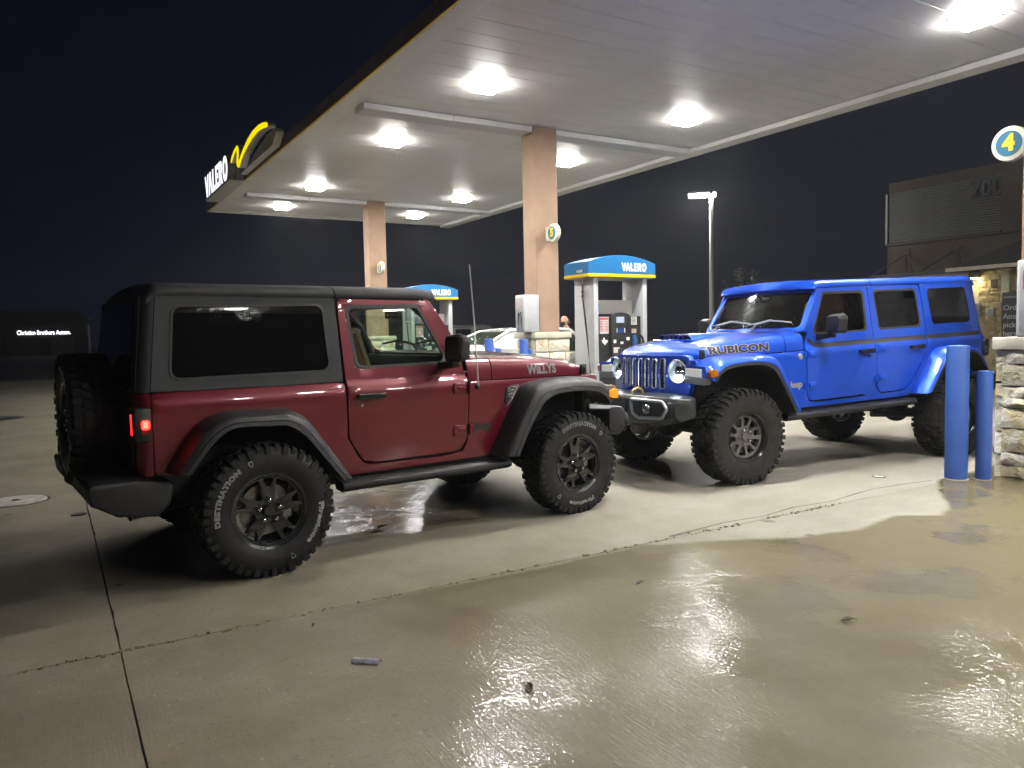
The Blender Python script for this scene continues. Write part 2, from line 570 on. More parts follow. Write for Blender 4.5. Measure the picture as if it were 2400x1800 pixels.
def rim_bm_willys(rr):
    """five forked spokes"""
    k = rr / .216
    holes = []
    P = lambda r, a: (r * k * math.sin(a), r * k * math.cos(a))
    for i in range(5):
        a0 = i * 2 * PI / 5
        D = math.radians
        # opening between two spokes
        m = a0 + PI / 5
        big = [P(.086, m - D(9)), P(.086, m + D(9)), P(.135, m + D(17)), P(.198, m + D(21)), P(.203, m), P(.198, m - D(21)), P(.135, m - D(17))]
        holes.append(rpoly(big[::-1], .016 * k, 3))
        sm = [P(.150, a0 - D(4.5)), P(.150, a0 + D(4.5)), P(.197, a0 + D(9.5)), P(.203, a0), P(.197, a0 - D(9.5))]
        holes.append(rpoly(sm[::-1], .010 * k, 3))
    outer = [P(.2145, 2 * PI * j / 60) for j in range(60)][::-1]
    def f(u, v):
        r = math.hypot(u, v) / k
        y = .082 + .012 * min(1, max(0, (r - .07) / .13)) - (.02 if r < .04 else 0)
        return Vector((u, y, v))
    fb = lambda u, v: f(u, v) - Vector((0, .036, 0))
    return fix(plate(outer, holes, f, fb, cu=[-.1, 0, .1], cv=[-.1, 0, .1], bev=.005))

def rim_bm_slots(rr):
    """ten rounded slots in pairs"""
    k = rr / .216
    P = lambda r, a: (r * k * math.sin(a), r * k * math.cos(a))
    holes = []
    D = math.radians
    for i in range(10):
        a = (i // 2) * 2 * PI / 5 + (D(19) if i % 2 == 0 else D(-16)) + D(8)
        w0, w1 = (D(12), D(14)) if i % 2 == 0 else (D(10), D(11.5))
        pts = [P(.098, a - w0), P(.098, a + w0), P(.15, a + w1), P(.183, a + w1), P(.183, a - w1), P(.15, a - w1)]
        holes.append(rpoly(pts[::-1], .02 * k, 4))
    outer = [P(.20, 2 * PI * j / 60) for j in range(60)][::-1]
    def f(u, v):
        r = math.hypot(u, v) / k
        return Vector((u, .072 + .02 * min(1, max(0, (r - .06) / .13)), v))
    fb = lambda u, v: f(u, v) - Vector((0, .04, 0))
    return fix(plate(outer, holes, f, fb, cu=[-.1, 0, .1], cv=[-.1, 0, .1], bev=.005))

WHEEL_CACHE = {}
def make_wheel(parent, key, R, W, rr, style, loc, side, spin_tyre=0.0, spin_rim=0.0, letters=False, rot=None, rubber=None, steer=0.0, name="wheel"):
    """side +1: outer face towards +y"""
    if key not in WHEEL_CACHE:
        k = rr / .216
        d = {}
        me = finish(tyre_bm(R, W, rr), 32); me.materials.append(rubber or M_RUBBER); d["tyre"] = me
        rm = M_RIM_BLACK if style == "fork" else M_RIM_GREY
        me = finish(rim_bm_willys(rr) if style == "fork" else rim_bm_slots(rr), 40); me.materials.append(rm); d["rim"] = me
        h = W / 2
        bm = lathe(bmesh.new(), [(-h * .8, rr + .004), (-h * .8, rr * .9), (h * .55, rr * .90), (h * .72, rr * .985), (h * .84, rr * 1.0), (h * .90, rr * 1.075), (h * .84, rr * 1.10), (h * .76, rr * 1.08)], 48, "y")
        me = finish(fix(bm), 35); me.materials.append(M_RIM_BLACK if style == "fork" else M_BLACK); d["barrel"] = me
        for i in range(5):
            bm = bmesh.new()
            a = 2 * PI * i / 5 + (0 if style == "fork" else .35)
            c = Vector((.0635 * math.sin(a), 0, .0635 * math.cos(a)))
            yf = .082
            cyl(bm, c + Vector((0, yf - .01, 0)), c + Vector((0, yf + .026, 0)), .0145, .0135, 6)
            sphere(bm, c + Vector((0, yf + .026, 0)), .0135, 10, 6, (1, .6, 1))
            me = finish(bm, 40); me.materials.append(M_CHROME); d["lug_nut.%d" % i] = me
        bm = lathe(bmesh.new(), [(.05, .036), (.088, .036), (.096, .031), (.098, .0)], 24, "y")
        me = finish(fix(bm), 40); me.materials.append(rm); d["centre_cap"] = me
        bm = lathe(bmesh.new(), [(.0, .05), (.0, .158 * k), (.022, .158 * k), (.022, .05), (.04, .05), (.04, 0)], 40, "y")
        box(bm, -.16 * k, -.09 * k, -.02, .045, -.07, .07, .01)
        me = finish(fix(bm), 40); me.materials.append(M_STEEL); d["brake_disc"] = me
        if style == "slot":
            bm = lathe(bmesh.new(), [(.085, rr * .925), (.098, rr * .925), (.102, rr * 1.0), (.098, rr * 1.07), (.080, rr * 1.08)], 48, "y")
            for i in range(24):
                a = 2 * PI * i / 24
                c = Vector((rr * math.sin(a), 0, rr * math.cos(a)))
                cyl(bm, c + Vector((0, .099, 0)), c + Vector((0, .107, 0)), .0055, .005, 6)
            me = finish(fix(bm), 35); me.materials.append(M_BLACK); d["bead_ring"] = me
        if letters:
            rc = rr + .098
            for body, amid, sz, sx in (("DESTINATION", 0.0, .041, 1.25), ("Firestone", PI * .985, .043, 1.42)):
                def fn(x, y, z, amid=amid):
                    a = amid + x / rc
                    r = rc + y
                    yy = h * 1.004 - max(0, (r - rc) * .10) - max(0, (rc - r) * .12) + z + .001
                    return Vector((-r * math.sin(a), yy, r * math.cos(a)))
                t = text_bm(body, sz, fn, outline=.0011, bold=0.0008, sx=sx, spacing=1.12, res=2)
                me = finish(t, 60); me.materials.append(M_WHITE_LETTER); d["sidewall_lettering." + body] = me
            # the small shields that close each word
            for amid in (.80, PI * .985 + .80):
                pts = [Vector((-.011, .016, 0)), Vector((.011, .016, 0)), Vector((.011, .0, 0)), Vector((0, -.017, 0)), Vector((-.011, .0, 0))]
                w = [Vector((-(rc + p.y) * math.sin(amid + p.x / rc), h * 1.004, (rc + p.y) * math.cos(amid + p.x / rc))) for p in pts]
                me = finish(tube(bmesh.new(), w + w[:1], .0018, 5), 60); me.materials.append(M_WHITE_LETTER); d["sidewall_shield.%.1f" % amid] = me
        WHEEL_CACHE[key] = d
    d = WHEEL_CACHE[key]
    M = Matrix.Translation(loc)
    if rot is not None:
        M = M @ rot
    elif side < 0:
        M = M @ Matrix.Rotation(PI, 4, "Z")
    if steer:
        M = M @ Matrix.Rotation(steer, 4, "Z")
    w = node_empty(name, parent, M)
    for nm, me in d.items():
        nm = nm.split(".")[0]
        o = obj(nm, me, None, w)
        s = spin_tyre if nm in ("tyre", "sidewall_lettering", "sidewall_shield") else spin_rim
        # seen from outside a positive spin turns clockwise
        o.rotation_euler = (0, -s, 0)
    return w

# ------------------------------------------------------------------ the off-road car
def open_round(pts, r=.06, n=4):
    full = rpoly([(p[0], p[1], 0.0 if i in (0, len(pts) - 1) else r) for i, p in enumerate(pts)], r, n)
    # rpoly skips corners that are nearly straight; force equal counts
    out = []
    for i, p in enumerate(pts):
        if i in (0, len(pts) - 1):
            out.append((p[0], p[1])); continue
        P = Vector(p[:2]); a = Vector(pts[i - 1][:2]); b = Vector(pts[i + 1][:2])
        d = min(r, (a - P).length * .45, (b - P).length * .45)
        s = P + (a - P).normalized() * d; e = P + (b - P).normalized() * d
        for k in range(n + 1):
            t = k / n
            q = s * (1 - t) ** 2 + P * 2 * t * (1 - t) + e * t * t
            out.append((q.x, q.y))
    return out

def make_jeep(cfg):
    W = cfg["wb"]; four = cfg["doors"] == 4
    root = thing(cfg["name"], cfg["label"], cfg["cat"], cfg["loc"], cfg["rz"])
    lift, rake = cfg.get("lift", 0.0), cfg.get("rake", 0.0)
    # rake: nose down about the front axle
    BM = Matrix.Translation((W, 0, lift)) @ Matrix.Rotation(rake, 4, "Y") @ Matrix.Translation((-W, 0, 0))
    hr = .112 if four else .104
    PB, PT, PF, PG = cfg["paint"], cfg["top"], cfg["flare"], cfg["grille"]
    add = lambda nm, bm, m, par=None, ang=38: obj(nm, bm, m, par or root, BM if par is None else None, ang)
    xc = W - .90
    far = cfg.get("far", False)
    def YS(z, x=0.0):
        if z < 1.0: y = .772 - .035 * ((1.0 - z) / .48) ** 2
        elif z < 1.04: y = .772
        elif z < 1.135: y = .772 - .030 * ((z - 1.04) / .095) ** 2
        else: y = .742 - .105 * (z - 1.135) - .30 * max(0, z - 1.58) ** 2
        if x > xc: y -= .045 * ((x - xc) / 1.2) ** 1.3
        return y
    ZC = [.6, .68, .76, .84, .92, 1.0, 1.03, 1.045, 1.06, 1.075, 1.09, 1.105, 1.12, 1.135, 1.15, 1.22, 1.3, 1.38, 1.46, 1.54, 1.6, 1.65]
    def side(outline, holes, s, th=.03, off=0.0, bev=.004, ustep=.12):
        us = [p[0] for p in outline]
        f = lambda u, v: Vector((u, s * (YS(v, u) + off), v))
        fb = lambda u, v: Vector((u, s * (YS(v, u) + off - th), v))
        return fix(plate(outline, holes, f, fb, rng(min(us), max(us), ustep)[1:-1], ZC, bev))
    dx0 = .585 if not four else W - 1.905        # rear edge of the front door
    # ---------------- dark core behind the shut lines
    bm = bmesh.new()
    box(bm, -.62, W + .26, -.56, .56, .50, 1.04)
    box(bm, .46 if not four else .55, W - .66, -.715, .715, .50, 1.118)
    box(bm, -.60, .9, -.712, .712, 1.0, 1.119)
    add("body_core", bm, M_DARK)
    # ---------------- tub sides
    for s in (1, -1):
        if not four:
            dr = [(.574, 1.131), (.580, .76), (.690, .570, .13)]
        else:
            dr = [(.290, 1.131), (.295, 1.035, .1), (.525, .68, .1), (.65, .572, .06)]
        tub = [(-.595, .66), (-.60, 1.131)] + dr + [(W - 1.13, .562), (W - .975, .578), (W - .938, .655), (W - .917, 1.086), (W + .30, 1.074), (W + .30, .95), (W + .2, 1.0),
               (W - .25, 1.02), (W - .42, .98), (W - .58, .75), (W - .70, .525), (.60, .512), (.50, .56), (.25, .92), (.12, .965), (-.2, .965), (-.32, .90), (-.45, .66)]
        bs = add("body_side", side(rpoly(tub, .03, 3), [], s), PB)
        # ---------------- doors
        if not four:
            door = [(dx0 + .006, 1.10), (dx0 + .004, .765), (.70, .582, .13), (W - 1.0, .584, .10), (W - .945, .66), (W - .925, 1.10), (W - .955, 1.20), (W - 1.205, 1.672, .03), (.568, 1.680, .02)]
            win = [(.615, 1.640), (W - 1.285, 1.648), (W - 1.09, 1.275), (W - 1.105, 1.222), (.665, 1.212)]
            doors = [(door, win, M_GLASS, W - .94)]
        else:
            d1 = [(dx0 + .006, 1.10), (dx0 - .012, .69), (dx0 + .06, .584, .12), (W - .99, .584, .10), (W - .945, .66), (W - .925, 1.10), (W - .955, 1.20), (W - 1.17, 1.690, .03), (dx0 + .03, 1.696, .02)]
            w1 = [(dx0 + .085, 1.655), (W - 1.245, 1.655), (W - 1.075, 1.285), (W - 1.09, 1.235), (dx0 + .08, 1.235)]
            d2 = [(dx0 - .003, 1.10), (dx0 - .022, .64, .05), (dx0 - .09, .584, .05), (.66, .584, .06), (.535, .69, .1), (.305, 1.04, .1), (.296, 1.135), (.335, 1.69, .03), (dx0 + .022, 1.696, .02)]
            w2 = [(.395, 1.655), (dx0 - .05, 1.655), (dx0 - .09, 1.235), (.355, 1.235)]
            doors = [(d1, w1, M_GLASS_MID, W - .94), (d2, w2, M_GLASS_MID, dx0 - .03)]
        if four:
            add("pillar_panel", side([(dx0 - .10, .568), (dx0 + .14, .568), (dx0 + .14, .80), (dx0 - .10, .80)], [], s, .02, -.010, 0), PB)
        for di, (dpts, wpts, gm, hx) in enumerate(doors):
            hole = rpoly(wpts, .055, 5)
            dd = add("door", side(rpoly(dpts, .05, 4), [hole[::-1]], s, .028, 0.0, .007), PB)
            # seal ring round the window and the pane
            cx = sum(p[0] for p in wpts) / len(wpts); cz = sum(p[1] for p in wpts) / len(wpts)
            shr = lambda p, q: (cx + (p[0] - cx) * (1 - q / .35), cz + (p[1] - cz) * (1 - q / .21))
            inner = [shr(p, .022) for p in hole]
            outer = [shr(p, -.003) for p in hole]
            obj("window_seal", side(outer, [inner[::-1]], s, .02, -.001, .003), M_SEAL, dd)
            obj("window_pane", side([shr(p, .012) for p in hole], [], s, .004, -.012, 0), gm, dd)
            # handle with its cup, key lock
            hxh = (dx0 + .06, dx0 + .26) if (di == 0) else (.40, .60)
            zz = 1.035
            bmh = bmesh.new()
            yh = YS(zz, hxh[0])
            prism_solid(bmh, rpoly([(hxh[0], zz - .024), (hxh[1], zz - .018), (hxh[1] + .005, zz + .014), (hxh[0], zz + .020)], .012, 3), s * (yh + .018), s * (yh + .042), "y", .004)
            box(bmh, hxh[0] + .005, hxh[0] + .04, min(s * yh, s * (yh + .03)), max(s * yh, s * (yh + .03)), zz - .015, zz + .012)
            box(bmh, hxh[1] - .03, hxh[1], min(s * yh, s * (yh + .03)), max(s * yh, s * (yh + .03)), zz - .015, zz + .012)
            hd = obj("handle", bmh, M_BLACK, dd)
            if di == 0:
                bmk = cyl(bmesh.new(), (hxh[0] + .035, s * (yh - .01), zz - .06), (hxh[0] + .035, s * (yh + .008), zz - .06), .012, .011, 14)
                obj("key_lock", fix(bmk), M_CHROME, dd)
            # two exposed hinges
            for hz in (1.043, .740):
                bmx = bmesh.new()
                yb = YS(hz, hx)
                for q in (-1, 1):
                    pl = rpoly([(hx + q * .018, hz - .03), (hx + q * .115, hz - .040), (hx + q * .125, hz + .0), (hx + q * .115, hz + .040), (hx + q * .018, hz + .03)], .012, 3)
                    if q > 0:
                        pl = rpoly([(hx + .014, hz - .032), (hx + .05, hz - .032), (hx + .05, hz + .032), (hx + .014, hz + .032)], .008, 2)
                    prism_solid(bmx, pl, s * (yb - .004), s * (yb + .012), "y", .004)
                cyl(bmx, (hx + .012, s * (yb + .012), hz - .04), (hx + .012, s * (yb + .012), hz + .04), .013, None, 10)
                prism_solid(bmx, rpoly([(hx - .085, hz - .014), (hx - .02, hz - .012), (hx - .02, hz + .012), (hx - .085, hz + .014)], .006, 2), s * (yb + .011), s * (yb + .018), "y", .002)
                obj("hinge", fix(bmx), PB, dd)
        # ---------------- hardtop sides
        if not four:
            ht = [(-.598, 1.136), (-.535, 1.690), (.552, 1.690), (.570, 1.136)]
            hw = [(-.455, 1.632), (.470, 1.645), (.492, 1.208), (-.495, 1.198)]
        else:
            ht = [(-.598, 1.136), (-.505, 1.700), (.322, 1.700), (.288, 1.136)]
            hw = [(-.425, 1.655), (.235, 1.658), (.185, 1.245), (-.480, 1.245)]
        hole = rpoly(hw, .06, 5)
        hs = add("hardtop_side", side(ht, [hole[::-1]], s, .03), PT)
        cx = sum(p[0] for p in hw) / 4; cz = sum(p[1] for p in hw) / 4
        shr = lambda p, q: (cx + (p[0] - cx) * (1 - q / .48), cz + (p[1] - cz) * (1 - q / .22))
        obj("window_seal", side([shr(p, -.003) for p in hole], [[shr(p, .012) for p in hole][::-1]], s, .016, .003, .004), M_SEAL if not four else PT, hs)
        obj("window_pane", side([shr(p, .008) for p in hole], [], s, .004, -.006, 0), M_GLASS_TINT, hs)
        # ---------------- rear corners, rounded
        for (z0, z1, mm, nm) in ((.66, 1.131, PB, "rear_corner"), (1.136, 1.69, PT, "hardtop_corner")):
            rows = []
            for z in rng(z0, z1, .06):
                xs = -.602 if z < 1.136 else -.602 + (z - 1.136) * (.063 if not four else .093) / .554
                y = YS(z)
                rows.append([(xs - .075 * math.sin(a), s * (y - .075 + .075 * math.cos(a)), z) for a in [PI / 2 * k / 6 for k in range(7)]] + [(xs - .076, s * .55, z)])
            add(nm, fix(loft(bmesh.new(), rows)), mm)
        # ---------------- flares
        fz = cfg.get("flare_up", 0.0)
        Pf = [(W - .745, .525), (W - .60, .80), (W - .455, 1.045 + fz), (W - .20, 1.078 + fz), (W + .04, 1.080 + fz), (W + .29, 1.058 + fz), (W + .395, .97 + fz), (W + .405, .875 + fz)]
        If = [(W - .60, .525), (W - .50, .71), (W - .35, .912 + fz), (W - .222, .966 + fz), (W + .01, .972 + fz), (W + .20, .955 + fz), (W + .29, .90 + fz), (W + .325, .845 + fz)]
        Pr = [(-.55, .680), (-.375, .945), (-.22, 1.008), (.175, .998), (.285, .935), (.565, .525)]
        Ir = [(-.445, .672), (-.314, .843), (-.204, .918), (.125, .905), (.226, .832), (.462, .527)]
        if four:
            Pr = [(p[0], p[1] + .01) for p in Pr]; Ir = [(p[0], p[1] + .025) for p in Ir]
        for P_, I_, front in ((Pf, If, True), (Pr, Ir, False)):
            P2, I2 = open_round(P_, .09), open_round(I_, .09)
            rows = []
            top = .05
            for (px, pz), (ix, iz) in zip(P2, I2):
                L = lambda q: (ix + (px - ix) * q, iz + (pz - iz) * q)
                yb = YS(min(pz, 1.05), px) - .012
                st = [(L(1.0), yb), (L(.97), yb + .05), (L(.80), .885), (L(.70), .912), (L(.62), .924), (L(.34), .934), (L(.31), .930), (L(.27), .936), (L(.03), .940), (L(0), .932), (L(-.02), .90), (L(.10), .70)]
                rows.append([(a[0], s * y, a[1]) for a, y in st])
            bmf = loft(bmesh.new(), [r[:8] for r in rows] if four else rows)
            for ring in (rows[0], rows[-1]):
                vs = [bmf.verts.new(p) for p in ring]; bmf.faces.new(vs)
            bmesh.ops.remove_doubles(bmf, verts=bmf.verts[:], dist=1e-4)
            fo = add("fender_flare", fix(bmf), PF, None, 42)
            if four:
                obj("flare_lip", fix(loft(bmesh.new(), [r[7:] for r in rows])), M_TRIM, fo, None, 42)
            # inner wheel-house
            rows = [[(a[0], s * .70, min(a[1], 1.05) - .005) for a in P2], [(a[0], s * .40, min(a[1], 1.05) - .005) for a in P2]]
            add("wheel_house", fix(loft(bmesh.new(), rows)), M_DARK)
        # small panel closing the fender beside the grille
        bml = bmesh.new()
        prism_solid(bml, rpoly([(.56, .96), (.715, .96), (.722, 1.05), (.70, 1.076), (.56, 1.078)], .02, 3), W + .22, W + .385, "x", .012)
        add("fender_nose", mirror_y(bml) if s < 0 else bml, PB)
        # lamp at the front end of the flare
        zf = .905 + fz
        bml = bmesh.new()
        prism_solid(bml, rpoly([(.60, zf - .035), (.885, zf - .045), (.905, zf + .01), (.88, zf + .085), (.60, zf + .095)], .015, 3), W + .33, W + .415, "x", .008)
        fl = add("flare_front", mirror_y(bml) if s < 0 else bml, PF if not four else PB)
        bml = bmesh.new()
        prism_solid(bml, rpoly([(.61, zf - .010), (.835, zf - .018), (.835, zf + .060), (.61, zf + .066)], .012, 3), W + .40, W + .428, "x", .006)
        obj("running_lamp", mirror_y(bml) if s < 0 else bml, M_DRL, fl)
        if four:
            bml = bmesh.new()
            prism_solid(bml, rpoly([(.60, zf - .075), (.87, zf - .085), (.90, zf - .02), (.60, zf - .012)], .012, 3), W + .345, W + .432, "x", .006)
            obj("flare_trim", mirror_y(bml) if s < 0 else bml, M_SILVER_PLASTIC, fl)
        bml = bmesh.new()
        prism_solid(bml, rpoly([(W + .315, zf - .005), (W + .405, zf - .02), (W + .415, zf + .035), (W + .385, zf + .065), (W + .325, zf + .05)], .018, 4), .905, .948, "y", .008)
        obj("side_marker", mirror_y(bml) if s < 0 else bml, M_AMBER_LIT if cfg.get("amber") else M_AMBER, fl)
        # ---------------- rock rail
        bmr = bmesh.new()
        prism_solid(bmr, rpoly([(.70, .428), (.80, .420), (.842, .442), (.840, .476), (.80, .493), (.70, .493)], .018, 3), .505 if not four else .58, W - .60, "x", .006)
        add("rock_rail", mirror_y(bmr) if s < 0 else bmr, M_TRIM)
        for q in rng(.75, W - .95, .55):
            bmr = bmesh.new()
            box(bmr, q, q + .03, min(s * .62, s * .72), max(s * .62, s * .72), .40, .46)
            add("rail_bracket", bmr, M_DARK)
        # ---------------- mirror
        bmm = bmesh.new()
        mx = W - 1.13
        prism_solid(bmm, rpoly([(.845, 1.235), (1.05, 1.245), (1.065, 1.40), (1.02, 1.435), (.86, 1.425)], .03, 4), mx - .045, mx + .055, "x", .02, None)
        for v in bmm.verts:
            if v.co.x > mx + .02: v.co.y = .95 + (v.co.y - .95) * .82; v.co.z = 1.335 + (v.co.z - 1.335) * .86
        prism_solid(bmm, rpoly([(.70, 1.175), (.93, 1.205), (.93, 1.25), (.70, 1.235)], .012, 3), mx - .03, mx + .035, "x", .01)
        mo = add("mirror", mirror_y(bmm) if s < 0 else bmm, M_TRIM)
        bmm = bmesh.new()
        prism_solid(bmm, rpoly([(.865, 1.255), (1.035, 1.262), (1.045, 1.39), (1.01, 1.415), (.875, 1.41)], .02, 3), mx - .052, mx - .046, "x")
        obj("mirror_glass", mirror_y(bmm) if s < 0 else bmm, M_BLACK, mo)  # gloss black paints in the dark reflection seen in the glass
        # ---------------- tail lamp
        bmt = bmesh.new()
        box(bmt, -.70, -.605, .635, .795, .862, 1.056, .022, 2)
        tl = add("tail_lamp", mirror_y(bmt) if s < 0 else bmt, M_TRIM)
        bmt = bmesh.new()
        box(bmt, -.668, -.618, .79, .7985, .905, .985, .006)
        obj("lamp_lens", mirror_y(bmt) if s < 0 else bmt, M_RED_LENS if cfg.get("tail") else M_BLACK, tl)
        bmt = bmesh.new()
        box(bmt, -.662, -.622, .792, .8005, .935, .984, .008)
        if cfg.get("tail"):
            obj("lamp_glow", mirror_y(bmt) if s < 0 else bmt, M_TAIL_LIT, tl)
            bmt = bmesh.new(); box(bmt, -.706, -.695, .72, .735, .90, 1.02, .003)
            obj("lamp_strip", mirror_y(bmt) if s < 0 else bmt, M_TAIL_DIM, tl)
        else:
            bmt.free()
    # ---------------- hood and cowl
    def hz(x):   # centre height
        t = x - W
        pts = [(-.92, 1.292), (-.69, 1.288), (-.3, 1.268), (.1, 1.232), (.25, 1.205), (.34, 1.175), (.385, 1.135), (.405, 1.10)]
        for (a, za), (b, zb) in zip(pts, pts[1:]):
            if t <= b: return za + (zb - za) * max(0, (t - a)) / (b - a)
        return pts[-1][1]
    def hw_(x):
        t = (x - (W - .92)) / 1.3
        return .742 - .085 * t ** 1.15 if t > 0 else .742
    def zs_(x):
        return 1.094 - .016 * (x - (W - .92)) / 1.3
    FLANK = [(.30, .003), (.52, .008), (.66, .018), (.78, .042), (.86, .085)]
    def hsec(x):
        w, zs, zt = hw_(x), zs_(x), hz(x)
        H = zt - zs
        half = [(w, zs)] + [(w - d, zs + q * H) for q, d in FLANK] + [(w - .17, zs + .925 * H), (w - .33, zs + .965 * H), (.20, zs + .985 * H)]
        bul = cfg.get("bulge", .018)
        t = x - W
        if -.6 < t < .3:
            half[-1] = (.20, half[-1][1] + bul * .8); half.append((.12, zt + bul))
        else:
            half.append((.12, zt))
        full = [(x - 0.10 * (abs(y) / .66) ** 2 * max(0, (t + .1) / .5), y, z) for y, z in half]
        return full + [(x, 0.0, full[-1][2] + .001)] + [(a, -y, z) for a, y, z in reversed(full)]
    def hood_side(x, z):
        """half width of the hood flank at height z"""
        w, zs, H = hw_(x), zs_(x), hz(x) - zs_(x)
        q = (z - zs) / H
        pts = [(0, 0)] + FLANK + [(.925, .17)]
        for (a, ya), (b, yb) in zip(pts, pts[1:]):
            if q <= b: return w - (ya + (yb - ya) * max(0, (q - a)) / (b - a))
        return w - .17
    xs = [W - .915, W - .85, W - .75, W - .697]
    rows = [hsec(x) for x in xs]; rows.append([(p[0], p[1] * .985, p[2] - .02) for p in rows[-1]])
    add("cowl", fix(loft(bmesh.new(), rows)), PB)
    xs = [W - .688] + [W - .67 + k * .08 for k in range(13)] + [W + .30, W + .33, W + .35, W + .37, W + .385, W + .395, W + .405]
    rows = [hsec(x) for x in xs]
    rows.insert(0, [(p[0], p[1] * .985, p[2] - .02) for p in rows[0]])
    rows.append([(p[0] - .02, p[1] * .99, p[2] - .03) for p in rows[-1]])
    hood = add("hood", fix(loft(bmesh.new(), rows)), PB)
    # fender ledge under the hood edge
    for s in (1, -1):
        rows = [[(x, s * (YS(1.06, x) - .003), 1.072), (x, s * .50, 1.080)] for x in rng(W - .9, W + .36, .12)]
        add("fender_top", fix(loft(bmesh.new(), rows)), PB)
    # hood latches
    for s in (1, -1):
        bml = bmesh.new(); y = hw_(W + .31)
        box(bml, W + .245, W + .305, s * (y + .010) - .014, s * (y + .010) + .014, 1.055, 1.165, .008, 2)
        box(bml, W + .26, W + .29, s * (y + .026) - .008, s * (y + .026) + .008, 1.085, 1.15, .004)
        lt = add("hood_latch", bml, M_TRIM)
        bml = box(bmesh.new(), W + .266, W + .284, s * (y + .035) - .003, s * (y + .035) + .003, 1.10, 1.135, .002)
        obj("latch_bar", bml, M_CHROME, lt)
    # hood vents or scoop
    if cfg.get("scoop"):
        bms = bmesh.new()
        sec = lambda x, zt, hw: [(x, hw, hz(x) + .004), (x, hw - .05, zt), (x, 0, zt + .004), (x, -hw + .05, zt), (x, -hw, hz(x) + .004)]
        rows = [sec(W - .45, hz(W - .45) + .012, .30), sec(W - .2, hz(W - .2) + .036, .30), sec(W + .03, hz(W + .03) + .058, .29), sec(W + .075, hz(W + .075) + .058, .285)]
        loft(bms, rows)
        box(bms, W + .05, W + .14, -.27, .27, hz(W + .1) + .006, hz(W + .1) + .020, .005)
        so = add("hood_scoop", fix(bms), PB)
        bms = box(bmesh.new(), W + .03, W + .072, -.215, .215, hz(W + .06) + .012, hz(W + .06) + .052)
        obj("scoop_mouth", bms, M_DARK, so)
        bms = bmesh.new()
        for k in (-2, -1, 0, 1, 2):
            box(bms, W + .068, W + .085, k * .075 - .004, k * .075 + .004, hz(W + .06) + .014, hz(W + .06) + .050)
        obj("scoop_fin", bms, PB, so)
    else:
        for s in (1, -1):
            bms = bmesh.new()
            box(bms, W - .30, W - .02, s * .36 - .05, s * .36 + .05, 1.225, 1.242, .005, 1)
            for v in bms.verts: v.co.z += (hz(v.co.x) - 1.232) * 1.0 - .012
            vo = add("hood_vent", bms, M_TRIM)
    # nozzles and wipers on the cowl
    for y0 in (.12, -.46):
        bmw = bmesh.new()
        zc = 1.305
        tube(bmw, [(W - .84, y0, zc), (W - .86, y0 + .05, zc + .055), (W - .90, y0 + .22, zc + .09)], .011, 6)
        tube(bmw, [(W - .885, y0 - .10, zc + .045), (W - .90, y0 + .22, zc + .085), (W - .91, y0 + .48, zc + .06)], .008, 6)
        sphere(bmw, Vector((W - .84, y0, zc)), .018, 8, 6)
        add("wiper", bmw, M_SILVER_PLASTIC if four else M_TRIM)
    # ---------------- grille
    xg = W + .50
    def gf(off):
        def f(y, z):
            lean = .10 * max(0, z - .98) + .02 * (z - .98)
            return Vector((xg - off - .115 * (abs(y) / .62) ** 2.2 - lean, y, z))
        return f
    g = [(-.60, .735), (.60, .735), (.635, .85), (.645, 1.02), (.60, 1.118, .07), (-.60, 1.118, .07), (-.645, 1.02), (-.635, .85)]
    holes = []
    for k in range(-3, 4):
        y = k * .108
        holes.append(rpoly([(y - .029, .800), (y + .029, .800), (y + .029, 1.04), (y + .023, 1.088), (y - .023, 1.088), (y - .029, 1.04)], .020, 3)[::-1])
    for s in (1, -1):
        holes.append([(s * .502 + (hr - .004) * math.cos(2 * PI * k / 28), .970 + (hr - .004) * math.sin(2 * PI * k / 28)) for k in range(28)][::-1])
    bmg = fix(plate(rpoly(g, .05, 4), holes, gf(0), gf(.05), rng(-.6, .6, .1), [.78, .9, .98, 1.04, 1.1], .006))
    gr = add("grille", bmg, PG)
    bmb = fix(plate(rpoly([(-.58, .75), (.58, .75), (.6, 1.1), (-.6, 1.1)], .04, 3), [], gf(.052), gf(.06), rng(-.5, .5, .1), []))
    obj("grille_back", bmb, M_DARK, gr)
    ring = bmesh.new(); mesh_ = bmesh.new()
    for k in range(-3, 4):
        y = k * .108
        lp = rpoly([(y - .029, .803), (y + .029, .803), (y + .029, 1.04), (y + .023, 1.085), (y - .023, 1.085), (y - .029, 1.04)], .019, 3)
        pts = [gf(-.002)(a, b) for a, b in lp]
        tube(ring, pts + pts[:1], .0085 if four else .004, 6)
        if not far:
            for j in range(9):
                z = .815 + j * .032
                for q in (-1, 1):
                    cyl(mesh_, gf(.03)(y - q * .03, z - .012), gf(.03)(y + q * .03, z + .02), .0028, None, 4, False)
    obj("slot_bezel", ring, M_BOWL if four else M_BLACK, gr)
    if not far:
        obj("grille_mesh", mesh_, M_TRIM if not four else M_SILVER_PLASTIC, gr)
    else:
        mesh_.free()
    for s in (1, -1):
        c = gf(0)(s * .502, .970)
        rotn = Matrix.Translation(c) @ Matrix.Rotation(-.18 * s * -1, 4, "Z")
        bml = lathe(bmesh.new(), [(.008, hr + .003), (.014, hr - .003), (.008, hr - .010), (-.01, hr - .014), (-.05, hr * .64), (-.06, .0)], 32, "x")
        hl = obj("headlamp", fix(bml), M_BOWL if four else M_BLACK, gr, rotn)
        bml = lathe(bmesh.new(), [(-.002, hr - .012), (.008, hr * .75), (.013, .045), (.015, .0)], 32, "x")
        obj("lamp_lens", fix(bml), M_LENS, hl)
